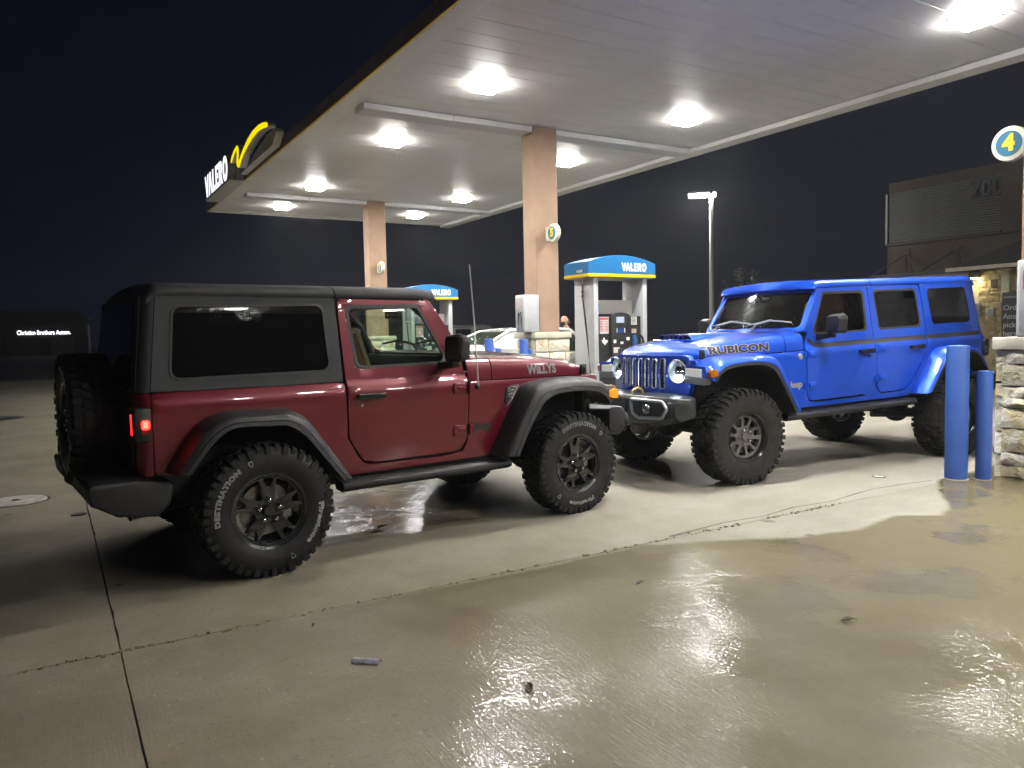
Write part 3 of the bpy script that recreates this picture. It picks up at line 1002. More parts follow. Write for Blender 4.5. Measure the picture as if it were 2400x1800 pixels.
        bml = lathe(bmesh.new(), [(-.045, .052), (-.012, .05), (-.004, .03), (-.002, 0)], 24, "x")
        obj("projector", fix(bml), M_CHROME, hl)
        if cfg.get("lit"):
            bml = bmesh.new()
            prism_solid(bml, rpoly([(-.034, -.072), (.034, -.072), (.040, -.034), (-.040, -.034)], .012, 3), -.012, -.004, "x")
            obj("led", bml, cfg["lit"], hl)
    # ---------------- windshield frame, pane
    def wf(off):
        def f(y, t):
            x = W - .888 - t * .285 - .05 * (y / .72) ** 2
            z = 1.268 + t * .442
            k = 1 - .075 * t
            return Vector((x + off * .84, y * k, z + off * .54))
        return f
    fr = rpoly([(-.735, 0), (.735, 0), (.735, 1), (-.735, 1)], .03, 3)
    wi = rpoly([(-.672, .085), (.672, .085), (.668, .89), (-.668, .89)], .09, 5)
    ws = add("windshield_frame", fix(plate(fr, [wi[::-1]], wf(.012), wf(-.03), rng(-.7, .7, .14), [.25, .5, .75], .008)), PB)
    obj("windshield_pane", fix(plate([(a * 1.01, .488 + (b - .488) * 1.015) for a, b in wi], [], wf(-.002), wf(-.007), rng(-.6, .6, .12), [.25, .5, .75])), M_GLASS_MID if four else M_GLASS, ws)
    # black frit band inside the glass with its double arc
    band = [(-.672, .895), (-.672, .20), (-.655, .45), (-.60, .68), (-.48, .79), (-.30, .825), (-.13, .80), (0, .72), (.13, .80), (.30, .825), (.48, .79), (.60, .68), (.655, .45), (.672, .20), (.672, .895)]
    # ---------------- roof
    fx = W - 1.15
    zR = 0.0 if not four else .012
    def rsec(x, dz=0.0, k=1.0):
        half = [(.684, 1.688), (.690, 1.705), (.688, 1.722), (.674, 1.742), (.640, 1.757), (.56, 1.770), (.30, 1.784), (0, 1.790)]
        h2 = [(x, y * k, z + dz + zR) for y, z in half]
        return h2 + [(a, -y, z) for a, y, z in reversed(h2[:-1])]
    seam = dx0 - .03
    def roof_rows(xa, xb, nose):
        rows = []
        for x in rng(xa, xb, .12):
            d = 0.0
            rows.append(rsec(x))
        if nose == "front":
            rows[-1] = rsec(xb, -.012)
            rows.append([(xb + .035 - .03 * (abs(p[1]) / .69) ** 2, p[1], min(p[2], 1.70 + zR)) for p in rsec(xb, -.03)])
            rows.append([(xb + .02, p[1], 1.68 + zR) for p in rsec(xb, -.03)])
            rows.insert(0, [(p[0], p[1], p[2] - .015) for p in rows[0]])
        else:
            rows.append([(p[0], p[1], p[2] - .015) for p in rows[-1]])
            rows.insert(0, rsec(xa - .03, -.02)); rows.insert(0, [(xa - .06, p[1] * .99, min(p[2], 1.72 + zR)) for p in rsec(xa, -.05)])
            rows.insert(0, [(xa - .055, p[1] * .98, 1.665) for p in rsec(xa, -.05)])
        return rows
    add("roof_front", fix(loft(bmesh.new(), roof_rows(seam + .004, fx, "front"))), PT)
    add("roof_rear", fix(loft(bmesh.new(), roof_rows(-.525, seam - .004, "rear"))), PT)
    bmi = bmesh.new(); box(bmi, -.5, fx - .02, -.62, .62, 1.69, 1.70)
    for s in (1, -1):
        box(bmi, -.5, fx - .1, min(s * .60, s * .665), max(s * .60, s * .665), 1.645, 1.69)
    add("headliner", bmi, M_INTERIOR)
    # ---------------- rear face
    bmr = bmesh.new(); box(bmr, -.682, -.640, -.60, .60, .60, 1.13, .012, 2)
    tg = add("tailgate", bmr, PB)
    fgl = lambda o: (lambda y, z: Vector((-.672 + (z - 1.14) * .11 - o, y, z)))
    rg = rpoly([(-.58, 1.15), (.58, 1.15), (.54, 1.655), (-.54, 1.655)], .06, 4)
    add("rear_window", fix(plate(rg, [], fgl(.008), fgl(0), rng(-.5, .5, .2), [1.3, 1.45])), M_GLASS_TINT)
    fr2 = rpoly([(-.70, 1.138), (.70, 1.138), (.64, 1.69), (-.64, 1.69)], .03, 3)
    add("hardtop_rear", fix(plate(fr2, [[(a * .99, 1.40 + (b - 1.40) * .985) for a, b in rg][::-1]], fgl(0), fgl(-.02), rng(-.5, .5, .2), [1.3, 1.45])), PT)
    # ---------------- bumpers
    bmq = bmesh.new()
    prism_solid(bmq, rpoly([(-.95, .655), (-.70, .655), (-.50, .622), (-.53, .50), (-.60, .435), (-.80, .46), (-.93, .54)], .03, 3), -.80, .80, "y", .02)
    add("rear_bumper", bmq, M_TRIM)
    rows = []
    N = 4
    if four:
        stn = [(-.84, .50, .60, .56, .735), (-.80, .47, .70, .535, .75), (-.66, .43, .765, .50, .76), (-.42, .42, .80, .47, .765), (0, .42, .815, .45, .765)]
    else:
        stn = [(-.83, .42, .55, .60, .80), (-.79, .42, .63, .565, .795), (-.64, .40, .735, .535, .785), (-.42, .40, .775, .52, .775), (0, .40, .79, .51, .775)]
    stn = stn + [(-a, b, c, d, e) for a, b, c, d, e in reversed(stn[:-1])]
    for y, xa, xb, za, zb in stn:
        sec = rpoly([(W + xa, za + .03), (W + xb - .06, za), (W + xb, za + .05), (W + xb, zb - .035), (W + xb - .03, zb), (W + xa, zb)], .022, 3)
        rows.append([(a, y, b) for a, b in sec])
    bmp = loft(bmesh.new(), rows, True, True)
    bumper = add("front_bumper", fix(bmp), cfg.get("bumper", M_TRIM), None, 35)
    for s in (1, -1):
        bx = lambda y: W + .82 - .10 * max(0, (abs(y) - .40) / .40) ** 1.3 if four else W + .79 - .10 * max(0, (abs(y) - .40) / .40) ** 1.3
        lp = rpoly([(s * .30, .735), (s * .70, .728), (s * .745, .66), (s * .69, .575), (s * .42, .565), (s * .33, .60)], .035, 4)
        off = 0 if four else .0
        pk = lambda o: (lambda y, z: Vector((bx(y) + o, y, z)))
        bmf = fix(plate(lp if s > 0 else lp[::-1], [], pk(.004), pk(-.02), [s * .4, s * .5, s * .6, s * .7], []))
        po = obj("lamp_pocket", bmf, M_DARK, bumper)
        bmf = bmesh.new(); pts = [pk(.010)(a, b) for a, b in lp]
        tube(bmf, pts + pts[:1], .016 if four else .008, 6)
        obj("pocket_rim", bmf, cfg.get("rim_trim", M_TRIM), bumper)
        bmf = lathe(bmesh.new(), [(0, .048), (.02, .046), (.022, .038), (.008, .034), (.0, 0)], 24, "x")
        bmesh.ops.transform(bmf, matrix=Matrix.Translation((bx(.5) + .004, s * .53, .655)), verts=bmf.verts[:])
        obj("fog_lamp", fix(bmf), M_CHROME if four else M_TRIM, bumper)
    if four:
        bmf = box(bmesh.new(), W + .808, W + .824, -.20, .20, .60, .73, .008, 2)
        obj("centre_panel", bmf, M_TRIM, bumper)
    for s in (1, -1):
        bmf = bmesh.new()
        tube(bmf, [(W + .64, s * .23, .755), (W + .65, s * .23, .80), (W + .70, s * .23, .822), (W + .75, s * .23, .80), (W + .76, s * .23, .755)] if four else [(W + .60, s * .23, .765), (W + .61, s * .23, .80), (W + .66, s * .23, .815), (W + .70, s * .23, .795), (W + .70, s * .23, .76)], .015, 8)
        obj("tow_hook", bmf, M_HOOK if four else M_TRIM, bumper)
    # ---------------- running gear
    bmc = bmesh.new()
    for s in (1, -1):
        box(bmc, -.8, W + .5, s * .42 - .04, s * .42 + .04, .42, .54)
    box(bmc, .6, 1.5, -.25, .25, .36, .5, .04); box(bmc, W - .7, W - .2, -.22, .22, .38, .55, .04)
    add("chassis_frame", bmc, M_DARK)
    axz = cfg["R"] - .012
    for ax in (0, W):
        bmc = bmesh.new()
        cyl(bmc, (ax, -.74, axz), (ax, .74, axz), .045, None, 12)
        sphere(bmc, Vector((ax, .12 if ax == 0 else -.22, axz)), .135, 14, 10, (1.1, 1, .95))
        for s in (1, -1):
            cyl(bmc, (ax - .16, s * .52, axz + .02), (ax - .22, s * .48, axz + .38), .032, None, 10)
            cyl(bmc, (ax, s * .50, axz + .03), (ax, s * .47, axz + .35), .06, None, 12)
            cyl(bmc, (ax, s * .45, axz - .02), (ax + (.75 if ax == 0 else -.75), s * .40, .46), .03, None, 8)
        obj("axle", bmc, M_TRIM, root)
    bmc = bmesh.new()
    cyl(bmc, (-.45, -.44, .43), (-.70, -.50, .405), .035, None, 14, False)
    cyl(bmc, (-.45, -.44, .43), (-.70, -.50, .405), .031, None, 14, False)
    cyl(bmc, (-.50, -.45, .425), (.3, -.3, .45), .03, None, 10)
    add("tail_pipe", bmc, M_CHROME)
    # ---------------- cabin
    for s in (1, -1):
        for sx_ in ([W - 1.62] if not four else [W - 1.62, .55]):
            bms = bmesh.new()
            def seat(x0):
                prism_solid(bms, rpoly([(x0 - .02, 1.0), (x0 + .50, 1.02), (x0 + .52, 1.10), (x0 + .05, 1.10)], .04, 3), s * .38 - .24, s * .38 + .24, "y", .04)
                prism_solid(bms, rpoly([(x0 - .06, 1.05), (x0 + .08, 1.05), (x0 - .06, 1.50), (x0 - .17, 1.49)], .05, 4), s * .38 - .22, s * .38 + .22, "y", .05)
                prism_solid(bms, rpoly([(x0 - .15, 1.52), (x0 - .06, 1.51), (x0 - .08, 1.66), (x0 - .16, 1.66)], .03, 3), s * .38 - .12, s * .38 + .12, "y", .035)
            seat(sx_)
            add("seat", bms, cfg.get("seat", M_INTERIOR))
    bmd = bmesh.new()
    prism_solid(bmd, rpoly([(W - .92, 1.04), (W - 1.16, 1.06), (W - 1.20, 1.20), (W - 1.10, 1.285), (W - .90, 1.26)], .03, 3), -.69, .69, "y", .02)
    dsh = add("dashboard", bmd, M_INTERIOR)
    bmd = bmesh.new()
    ctr = Vector((W - 1.33, .38, 1.235)); rt = Matrix.Translation(ctr) @ Matrix.Rotation(-.45, 4, "Y")
    pts = [rt @ Vector((0, .185 * math.cos(2 * PI * k / 24), .185 * math.sin(2 * PI * k / 24))) for k in range(24)]
    tube(bmd, pts + pts[:1], .016, 8)
    for a in (0.2, PI - .2, -PI / 2):
        cyl(bmd, rt @ Vector((0, 0, 0)), rt @ Vector((0, .18 * math.cos(a), .18 * math.sin(a))), .018, .012, 6)
    sphere(bmd, ctr, .06, 10, 8, (.5, 1, 1))
    cyl(bmd, ctr, ctr + Vector((.25, 0, -.1)), .03, None, 8)
    add("steering_wheel", bmd, M_INTERIOR)
    bmd = bmesh.new()
    for s in (1, -1):
        tube(bmd, [(dx0 - .12, s * .64, 1.1), (dx0 - .10, s * .63, 1.5), (dx0, s * .60, 1.66), (W - 1.3, s * .60, 1.665), (W - 1.12, s * .63, 1.52), (W - .98, s * .66, 1.25)], .035, 8)
        tube(bmd, [(dx0 - .05, s * .60, 1.65), (0, s * .60, 1.63), (-.45, s * .60, 1.15)], .03, 8)
    tube(bmd, [(dx0 - .05, -.6, 1.65), (dx0 - .05, .6, 1.65)], .03, 8)
    add("roll_bar", bmd, M_INTERIOR)
    bmd = bmesh.new()
    box(bmd, W - 1.14, W - 1.10, -.11, .11, 1.565, 1.63, .012, 2)
    cyl(bmd, (W - 1.10, 0, 1.60), (W - 1.05, 0, 1.68), .01, None, 6)
    add("inner_mirror", bmd, M_INTERIOR)
    # ---------------- wheels
    R, TW, rr, style = cfg["R"], cfg["TW"], cfg["rr"], cfg["style"]
    yw = cfg["track"]
    for i, (ax, s) in enumerate(((0, -1), (W, -1), (0, 1), (W, 1))):
        st, sr = cfg["spins"][i]
        make_wheel(root, cfg["wheel_key"], R, TW, rr, style, (ax, s * yw, R - .012), s, st, sr, cfg.get("letters", False), rubber=cfg.get("rubber"), steer=(cfg.get("steer", 0.0) if ax == W else 0.0))
    sp = Matrix.Rotation(PI / 2, 4, "Z")
    make_wheel(root, cfg["wheel_key"], R, TW, rr, style, BM @ Vector((-.83, .02, .955)), 1, .4, .3, letters=cfg.get("letters", False), name="spare_wheel", rot=sp, rubber=cfg.get("rubber"))
    cfg["_fn"] = dict(hood_side=hood_side, YS=YS, BM=BM, hz=hz, hw=hw_)
    return root
# ================================================================== ground
def concrete_mat(name):
    m, t, b = new_mat(name)
    P = t.node("ShaderNodeNewGeometry").outputs["Position"]
    sep = t.node("ShaderNodeSeparateXYZ"); t.set(sep.inputs[0], P)
    x, y = sep.outputs[0], sep.outputs[1]
    n_big = t.noise(P, 0.35, 5, 0.6); n_mid = t.noise(P, 1.7, 6, 0.62); n_fine = t.noise(P, 38, 5, 0.7); n_grit = t.noise(P, 210, 2, 0.6)
    # broom streaks run along Y on the near pour, along X on the far one
    mp = t.node("ShaderNodeMapping"); t.set(mp.inputs[0], P); mp.inputs["Scale"].default_value = (60, 4, 1)
    broom = t.noise(mp.outputs[0], 1.6, 3, 0.6)
    mp2 = t.node("ShaderNodeMapping"); t.set(mp2.inputs[0], P); mp2.inputs["Scale"].default_value = (0.6, 3.2, 1)
    bands = t.noise(mp2.outputs[0], 0.9, 4, 0.6)
    near = t.step(y, 3.905, 3.89)                               # the nearer, rougher pour
    # where the rain water lies
    jit = t.math("MULTIPLY", t.math("SUBTRACT", n_mid, 0.5), 0.9)
    jit2 = t.math("MULTIPLY", t.math("SUBTRACT", n_big, 0.5), 1.6)
    edge = t.node("ShaderNodeValToRGB"); cr = edge.color_ramp
    t.set(edge.inputs[0], t.math("DIVIDE", x, 10.0))
    pts = [(0.0, .782), (0.12, .782), (.25, .781), (.33, .778), (.375, .745), (.43, .690), (.48, .668), (.54, .682), (.565, .645), (.60, .672), (.655, .755), (.70, .80), (1.0, .85)]
    while len(cr.elements) < len(pts): cr.elements.new(0.5)
    for e, (px, v) in zip(cr.elements, pts):
        e.position = px; e.color = (v, v, v, 1)
    yb = t.math("MULTIPLY", edge.outputs[0], 5.0)
    dA = t.math("ADD", t.math("SUBTRACT", yb, y), t.math("MULTIPLY", t.math("SUBTRACT", n_mid, .5), .22))
    wetA = t.math("MULTIPLY", t.step(dA, -0.02, 0.06), t.step(t.math("ADD", x, jit2), 0.55, 1.9))
    dB = t.math("ADD", t.math("SUBTRACT", y, 5.02), t.math("MULTIPLY", jit, .35))
    wetB = t.math("MULTIPLY", t.step(dB, -0.02, 0.08), t.step(t.math("ADD", x, jit), 3.35, 2.7))
    wetB = t.math("MULTIPLY", wetB, t.step(t.math("ADD", x, jit), 0.75, 1.25))
    wetB = t.math("MULTIPLY", wetB, t.step(y, 9.5, 7.2))
    wet = t.math("MAXIMUM", wetA, wetB)
    film = t.step(t.math("ADD", t.noise(P, 1.15, 4, .55), t.math("MULTIPLY", t.math("SUBTRACT", n_big, .5), .5)), .46, .60)   # puddled film within the wet part
    # colour
    dry = t.mix(t.step(n_mid, .3, .7), (.238, .223, .181, 1), (.300, .284, .241, 1))
    dry = t.mix(t.math("MULTIPLY", t.step(bands, .42, .66), .45), dry, (.235, .215, .165, 1))
    damp = t.mix(t.step(n_mid, .3, .7), (.112, .094, .046, 1), (.155, .133, .075, 1))
    damp = t.mix(t.math("MULTIPLY", t.step(broom, .5, .8), .3), damp, (.12, .105, .06, 1))
    soak = t.math("MULTIPLY", wet, t.step(t.math("ADD", x, jit), 1.2, 4.2, .82, 1.0))
    col = t.mix(soak, dry, damp)
    left_shade = t.math("MULTIPLY", t.step(t.math("ADD", x, jit2), 4.6, 1.2), .85)  # duller olive towards the left: the weaker lamplight there, put into the colour
    col = t.mix(t.math("MULTIPLY", left_shade, t.math("SUBTRACT", 1.0, wet)), col, t.mix(t.step(n_mid, .3, .7), (.180, .164, .108, 1), (.250, .230, .165, 1)))
    col = t.mix(t.step(n_fine, .54, .70, 0, .55), col, (.105, .097, .07, 1))
    spk = t.node("ShaderNodeTexVoronoi", feature="F1"); t.set(spk.inputs["Vector"], P); spk.inputs["Scale"].default_value = 27
    pick = t.node("ShaderNodeSeparateXYZ"); t.set(pick.inputs[0], spk.outputs["Color"])
    fleck = t.math("MULTIPLY", t.step(t.math("ADD", spk.outputs["Distance"], t.math("MULTIPLY", t.math("SUBTRACT", n_fine, .5), .25)), .19, .12), t.step(pick.outputs[0], .66, .68))
    fleck = t.math("MULTIPLY", fleck, t.math("MULTIPLY", near, t.step(n_mid, .45, .6)))
    col = t.mix(t.math("MULTIPLY", t.math("MULTIPLY", fleck, t.step(t.math("ADD", x, jit), 2.2, .4)), .5), col, (.50, .48, .40, 1))
    drip = t.node("ShaderNodeTexVoronoi", feature="F1"); t.set(drip.inputs["Vector"], P); drip.inputs["Scale"].default_value = 3.1
    dpk = t.node("ShaderNodeSeparateXYZ"); t.set(dpk.inputs[0], drip.outputs["Color"])
    rad = t.math("MULTIPLY", dpk.outputs[1], .16)
    spot = t.math("MULTIPLY", t.step(t.math("SUBTRACT", t.math("ADD", drip.outputs["Distance"], t.math("MULTIPLY", t.math("SUBTRACT", n_fine, .5), .08)), rad), .04, -.03), t.step(dpk.outputs[0], .60, .63))
    col = t.mix(t.math("MULTIPLY", spot, .55), col, (.055, .05, .038, 1))
    stain = t.step(t.noise(P, .9, 3, .5), .60, .74)
    col = t.mix(t.math("MULTIPLY", stain, .35), col, (.10, .09, .07, 1))
    t.set(b.inputs["Base Color"], col)
    t.set(b.inputs["Roughness"], t.math("ADD", .62, t.math("MULTIPLY", n_mid, .25)))
    t.set(b.inputs["Specular IOR Level"], t.math("ADD", .22, t.math("MULTIPLY", wet, -.08)))
    hgt = t.math("ADD", t.math("MULTIPLY", n_fine, .6), t.math("ADD", t.math("MULTIPLY", n_grit, .4), t.math("MULTIPLY", t.math("MULTIPLY", broom, near), .8)))
    nb = t.bump(hgt, .35, .006)
    t.set(b.inputs["Normal"], nb)
    # water film
    damp_all = t.math("MAXIMUM", t.math("MULTIPLY", wet, t.step(t.math("ADD", film, t.math("MULTIPLY", n_mid, .9)), .30, .75, .30, 1.0)), t.math("ADD", t.math("MULTIPLY", near, .30), t.math("MULTIPLY", t.step(n_big, .4, .65), .12)))
    t.set(b.inputs["Coat Weight"], damp_all)
    mp3 = t.node("ShaderNodeMapping"); t.set(mp3.inputs[0], P); mp3.inputs["Scale"].default_value = (1.0, .55, 1)
    glint = t.noise(mp3.outputs[0], 78, 1.4, 0.5)
    swell = t.noise(P, 11, 2, .5)
    rip = t.math("ADD", glint, t.math("ADD", t.math("MULTIPLY", swell, .9), t.math("MULTIPLY", broom, .25)))
    nbw = t.bump(rip, 1.0, .0033)
    t.set(nbw.node.inputs["Strength"], t.math("SUBTRACT", 1.0, t.math("MULTIPLY", film, .60)))
    t.set(b.inputs["Coat Normal"], nbw)
    t.set(b.inputs["Coat Roughness"], t.math("ADD", .03, t.math("MULTIPLY", t.math("SUBTRACT", 1.0, film), .10)))
    b.inputs["Coat IOR"].default_value = 1.30
    return m
M_CONC = concrete_mat("wet_concrete")
M_JOINT = mat("joint_dirt", (.05, .045, .03), .85, vary=.4, vscale=20, bump=.4, bscale=60)
M_ASPHALT = mat("dark_asphalt", (.035, .036, .036), .75, vary=.35, vscale=2.0, bump=.5, bscale=90, rvary=.15)

bm = bmesh.new()
g = 24
for i in range(g):
    pass
bmesh.ops.create_grid(bm, x_segments=8, y_segments=8, size=320)
gnd = struct(obj("ground", bm, M_ASPHALT)); gnd.location = (0, 60, -.052)
gnd["label"] = "dark wet asphalt and verge reaching the horizon"

fore = bpy.data.objects.new("forecourt_pavement", None); COL.objects.link(fore); struct(fore)
fore["label"] = "rain-wet tan concrete forecourt cast in big slabs"
# joint edges are slightly ragged and spalled
def slab(x0, x1, y0, y1, rnd):
    gp = .0022
    x0 += gp; x1 -= gp; y0 += gp; y1 -= gp
    near = y1 < 4.0 and x1 > -6
    def run(a, b):
        n = max(1, int((Vector(b) - Vector(a)).length / (.12 if near or y0 < 4.0 else .8)))
        out = []
        for k in range(n):
            q = k / n
            p = Vector(a).lerp(Vector(b), q)
            d = (Vector(b) - Vector(a)).normalized(); nrm = Vector((-d.y, d.x))
            e = abs(rnd.gauss(0, 1)) * .0016 if k else 0
            if rnd.random() < .06 and k: e += rnd.uniform(.003, .010)
            p = p + nrm * e
            out.append((p.x, p.y))
        return out
    lp = run((x0, y0), (x1, y0)) + run((x1, y0), (x1, y1)) + run((x1, y1), (x0, y1)) + run((x0, y1), (x0, y0))
    bmx = bmesh.new()
    top = [bmx.verts.new((a, c, 0)) for a, c in lp]
    bot = [bmx.verts.new((a, c, -.06)) for a, c in lp]
    ft = bmx.faces.new(top)
    n = len(lp)
    for i in range(n):
        j = (i + 1) % n
        bmx.faces.new((top[j], top[i], bot[i], bot[j]))
    es = [e for e in ft.edges]
    bmesh.ops.bevel(bmx, geom=es, offset=.003, segments=1, affect="EDGES")
    return bmx
_rnd = random.Random(3)
XJ_near = [-16.6, -9.9, -6.5, -3.15, .205, 10.3, 17, 24]
XJ_far = [-16.6, -9.9, -6.5, -3.15, .205, 10.3, 17, 24]
YJ = [-12, -5.2, -.6, 3.90, 9.3, 14.6, 20.0, 27, 36]
for r in range(len(YJ) - 1):
    xs = XJ_near if YJ[r + 1] <= 3.91 else XJ_far
    for c in range(len(xs) - 1):
        s_ = obj("concrete_slab", slab(xs[c], xs[c + 1], YJ[r], YJ[r + 1], _rnd), M_CONC, fore)
        s_["kind"] = "structure"
# crack running off the joint towards the bollards
bmx = bmesh.new()
cr = [(3.6, 3.93), (4.2, 3.99), (4.6, 3.96), (5.0, 4.02), (5.4, 3.98), (5.8, 4.04), (6.1, 4.08), (6.5, 4.05), (6.9, 4.0)]
L = [bmx.verts.new((a, b_ + .007 + .004 * math.sin(9 * a), .0042)) for a, b_ in cr]
R_ = [bmx.verts.new((a, b_ - .006, .0042)) for a, b_ in cr]
for i in range(len(cr) - 1): bmx.faces.new((R_[i], R_[i + 1], L[i + 1], L[i]))
obj("pavement_crack", bmx, M_JOINT, fore)
# grit lying in the joint
bmx = bmesh.new(); rq = random.Random(5)
for i in range(260):
    x_ = rq.uniform(-3, 5.5); s = rq.uniform(.003, .011) * (1.3 if 2.2 < x_ < 3.3 else 1)
    y_ = 3.90 + rq.gauss(0, .010)
    box(bmx, -s, s, -s * .7, s * .7, -.004, s * .9, 0, 1, Matrix.Translation((x_, y_, 0)) @ Matrix.Rotation(rq.uniform(0, 3), 4, "Z"))
gt = obj("joint_grit", bmx, mat("pale_grit", (.20, .185, .11), .9, vary=.5, vscale=30)); gt["kind"] = "stuff"

# ================================================================== canopy
H = 5.18; CX0, CX1, CY0, CY1 = 4.135, 11.93, -8.6, 23.86
M_SOFFIT = mat("white_soffit_metal", (.90, .885, .855), .42, vary=.06, vscale=.8, rvary=.08, bump=.04, bscale=6)
M_FASCIA = mat("bronze_fascia", (.17, .15, .11), .4, rvary=.1, vary=.15, vscale=1.5)
M_YELLOW = mat("yellow_trim", (.80, .56, .02), .35, vary=.06)
canopy = thing("fuel_canopy", "long white panelled fuel canopy roof over both off-roaders with a dark bronze fascia", "canopy", (0, 0, 0))
pw = .402
y_ = CY0 + .32
me = None
pl_w = pw - .004
while y_ + pw < CY1 - .3:
    if me is None:
        bm = bmesh.new(); box(bm, CX0 + .33, CX1 - .33, 0, pl_w, H, H + .05, .004, 1)
        me = finish(bm); me.materials.append(M_SOFFIT)
    o = obj("soffit_panel", me, None, canopy); o.location = (0, y_, _rnd.uniform(-.0005, .0005))
    y_ += pw
bm = B(CX0 + .05, CX1 - .05, CY0 + .05, CY1 - .05, H + .052, H + .10); obj("deck", bm, M_DARK, canopy)
obj("edge_trim", B(CX0 + .012, CX0 + .325, CY0 + .012, CY1 - .012, H - .012, H + .045, .006), M_SOFFIT, canopy)
obj("edge_trim", B(CX1 - .325, CX1 - .012, CY0 + .012, CY1 - .012, H - .012, H + .045, .006), M_SOFFIT, canopy)
obj("end_trim", B(CX0 + .33, CX1 - .33, CY1 - .325, CY1 - .012, H - .010, H + .045, .006), M_SOFFIT, canopy)
obj("end_trim", B(CX0 + .33, CX1 - .33, CY0 + .012, CY0 + .32, H - .010, H + .045, .006), M_SOFFIT, canopy)
# gutter box along the far long edge
bm = bmesh.new()
yy = CY0 + .1
while yy < CY1 - .2:
    y2 = min(yy + 3.05, CY1 - .1)
    box(bm, CX1 - .40, CX1 - .08, yy, y2 - .006, H - .10, H - .013, .006)
    yy += 3.05
obj("gutter_box", bm, M_SOFFIT, canopy)
# fascia: four boards and the yellow strip along the lower edge
for (a, b_, c, d) in ((CX0 - .02, CX0 + .01, CY0, CY1), (CX1 - .01, CX1 + .02, CY0, CY1), (CX0 + .012, CX1 - .012, CY1 - .01, CY1 + .02), (CX0 + .012, CX1 - .012, CY0 - .02, CY0 + .01)):
    obj("fascia", B(a, b_, c, d, H + .0, H + .215, .004), M_FASCIA, canopy)
obj("yellow_strip", B(CX0 - .034, CX0 + .0, CY0, CY1 + .02, H - .022, H - .002, .003), M_YELLOW, canopy)
obj("yellow_strip", B(CX0 + .002, CX1, CY1 - .002, CY1 + .03, H - .022, H - .002, .003), M_SOFFIT, canopy)
M_BEAM = mat("shaded_beam_grey", (.70, .70, .71), .45, rvary=.06)  # greyer than the soffit: the weaker light on the beams, painted in
COLY = [3.26, 11.86, 20.32]
for yc in COLY + [-5.3]:
    for (a, b_) in ((CX0 + .335, 7.672), (8.188, CX1 - .41)):
        bm = bmesh.new()
        n = 2
        for k in range(n):
            q0 = a + (b_ - a) * k / n; q1 = a + (b_ - a) * (k + 1) / n
            box(bm, q0, q1 - .008, yc + .012, yc + .40, H - .115, H - .014, .008)
        obj("cross_beam", bm, M_BEAM, canopy)

# ------------------------------------------------------------------ canopy lights
M_LENS_LIT = lens_emitter("canopy_lens_lit", (1.0, .975, .93), LENS_POWER)
M_LAMP_FRAME = mat("lamp_frame_white", (.78, .77, .75), .4)
bm = bmesh.new()
for (a, b_, c, d) in ((-.235, .235, .195, .235), (-.235, .235, -.235, -.195), (-.235, -.195, -.1945, .1945), (.195, .235, -.1945, .1945)):
    box(bm, a, b_, c, d, -.02, -.002, .003)
me_f = finish(bm); me_f.materials.append(M_LAMP_FRAME)
bm = bmesh.new(); prism_solid(bm, rpoly([(-.193, -.193), (.193, -.193), (.193, .193), (-.193, .193)], .03, 3), -.075, -.004, "z", .008)
me_l = finish(bm); me_l.materials.append(M_LENS_LIT)
LY = [(22.10, "farthest"), (18.93, "second farthest"), (13.94, "third farthest"), (10.25, "fourth farthest"), (5.31, "fifth farthest"), (1.75, ""), (-3.1, ""), (-6.6, "")]
LLAB = {(0, 0): "square canopy light at the far left corner, under the brand sign", (0, 1): "square canopy light left of the pillar marked 7",
        (0, 2): "square canopy light on the left just beyond the near cross beam", (0, 3): "large square canopy light on the left, nearer than the cross beam",
        (1, 0): "square canopy light at the far right end, right of pillar 7", (1, 1): "square canopy light between pillar 7 and pillar 5",
        (1, 2): "square canopy light just right of the pillar marked 5", (1, 3): "square canopy light right of pillar 5, nearer than the cross beam",
        (1, 4): "biggest square canopy light, top right above the blue off-roader"}
for ci, lx in enumerate((5.82, 9.88)):
    for ri, (ly, _) in enumerate(LY):
        lab = LLAB.get((ci, ri), "square canopy light overhead, outside the picture")
        t_ = thing("canopy_light", lab, "ceiling light", (lx, ly, H - .012 if True else H), 0, "canopy lights in two rows")
        obj("frame", me_f, None, t_); obj("lens", me_l, None, t_)

# ------------------------------------------------------------------ columns
M_STUCCO = mat("tan_stucco", (.335, .222, .152), .85, vary=.10, vscale=2.2, bump=.55, bscale=95)
def stone_mat(name, c0, c1, c2):
    m, t, b = new_mat(name)
    co = t.node("ShaderNodeTexCoord").outputs["Object"]
    oi = t.node("ShaderNodeObjectInfo").outputs["Random"]
    off = t.node("ShaderNodeVectorMath", operation="ADD"); t.set(off.inputs[0], co)
    cmb = t.node("ShaderNodeCombineXYZ"); t.set(cmb.inputs[0], t.math("MULTIPLY", oi, 31.0)); t.set(off.inputs[1], cmb.outputs[0])
    v = off.outputs[0]
    n1 = t.noise(v, 5, 6, .65); n2 = t.noise(v, 24, 5, .65)
    col = t.mix(t.step(n1, .35, .65), rgba(c0), rgba(c1))
    col = t.mix(t.math("MULTIPLY", t.step(t.math("ADD", n1, t.math("MULTIPLY", oi, .5)), .78, 1.0), .8), col, rgba(c2))
    col = t.mix(t.step(n2, .58, .78, 0, .3), col, (.22, .18, .10, 1))
    t.set(b.inputs["Base Color"], col)
    b.inputs["Roughness"].default_value = .85
    h_ = t.math("ADD", n2, t.math("MULTIPLY", t.noise(v, 11, 4, .6), 1.6))
    t.set(b.inputs["Normal"], t.bump(h_, .8, .03))
    return m
M_STONE = stone_mat("cream_limestone", (.80, .76, .63), (.72, .65, .45), (.55, .43, .22))
M_CAP = mat("limestone_cap", (.60, .57, .45), .8, vary=.1, vscale=5, bump=.3, bscale=50)
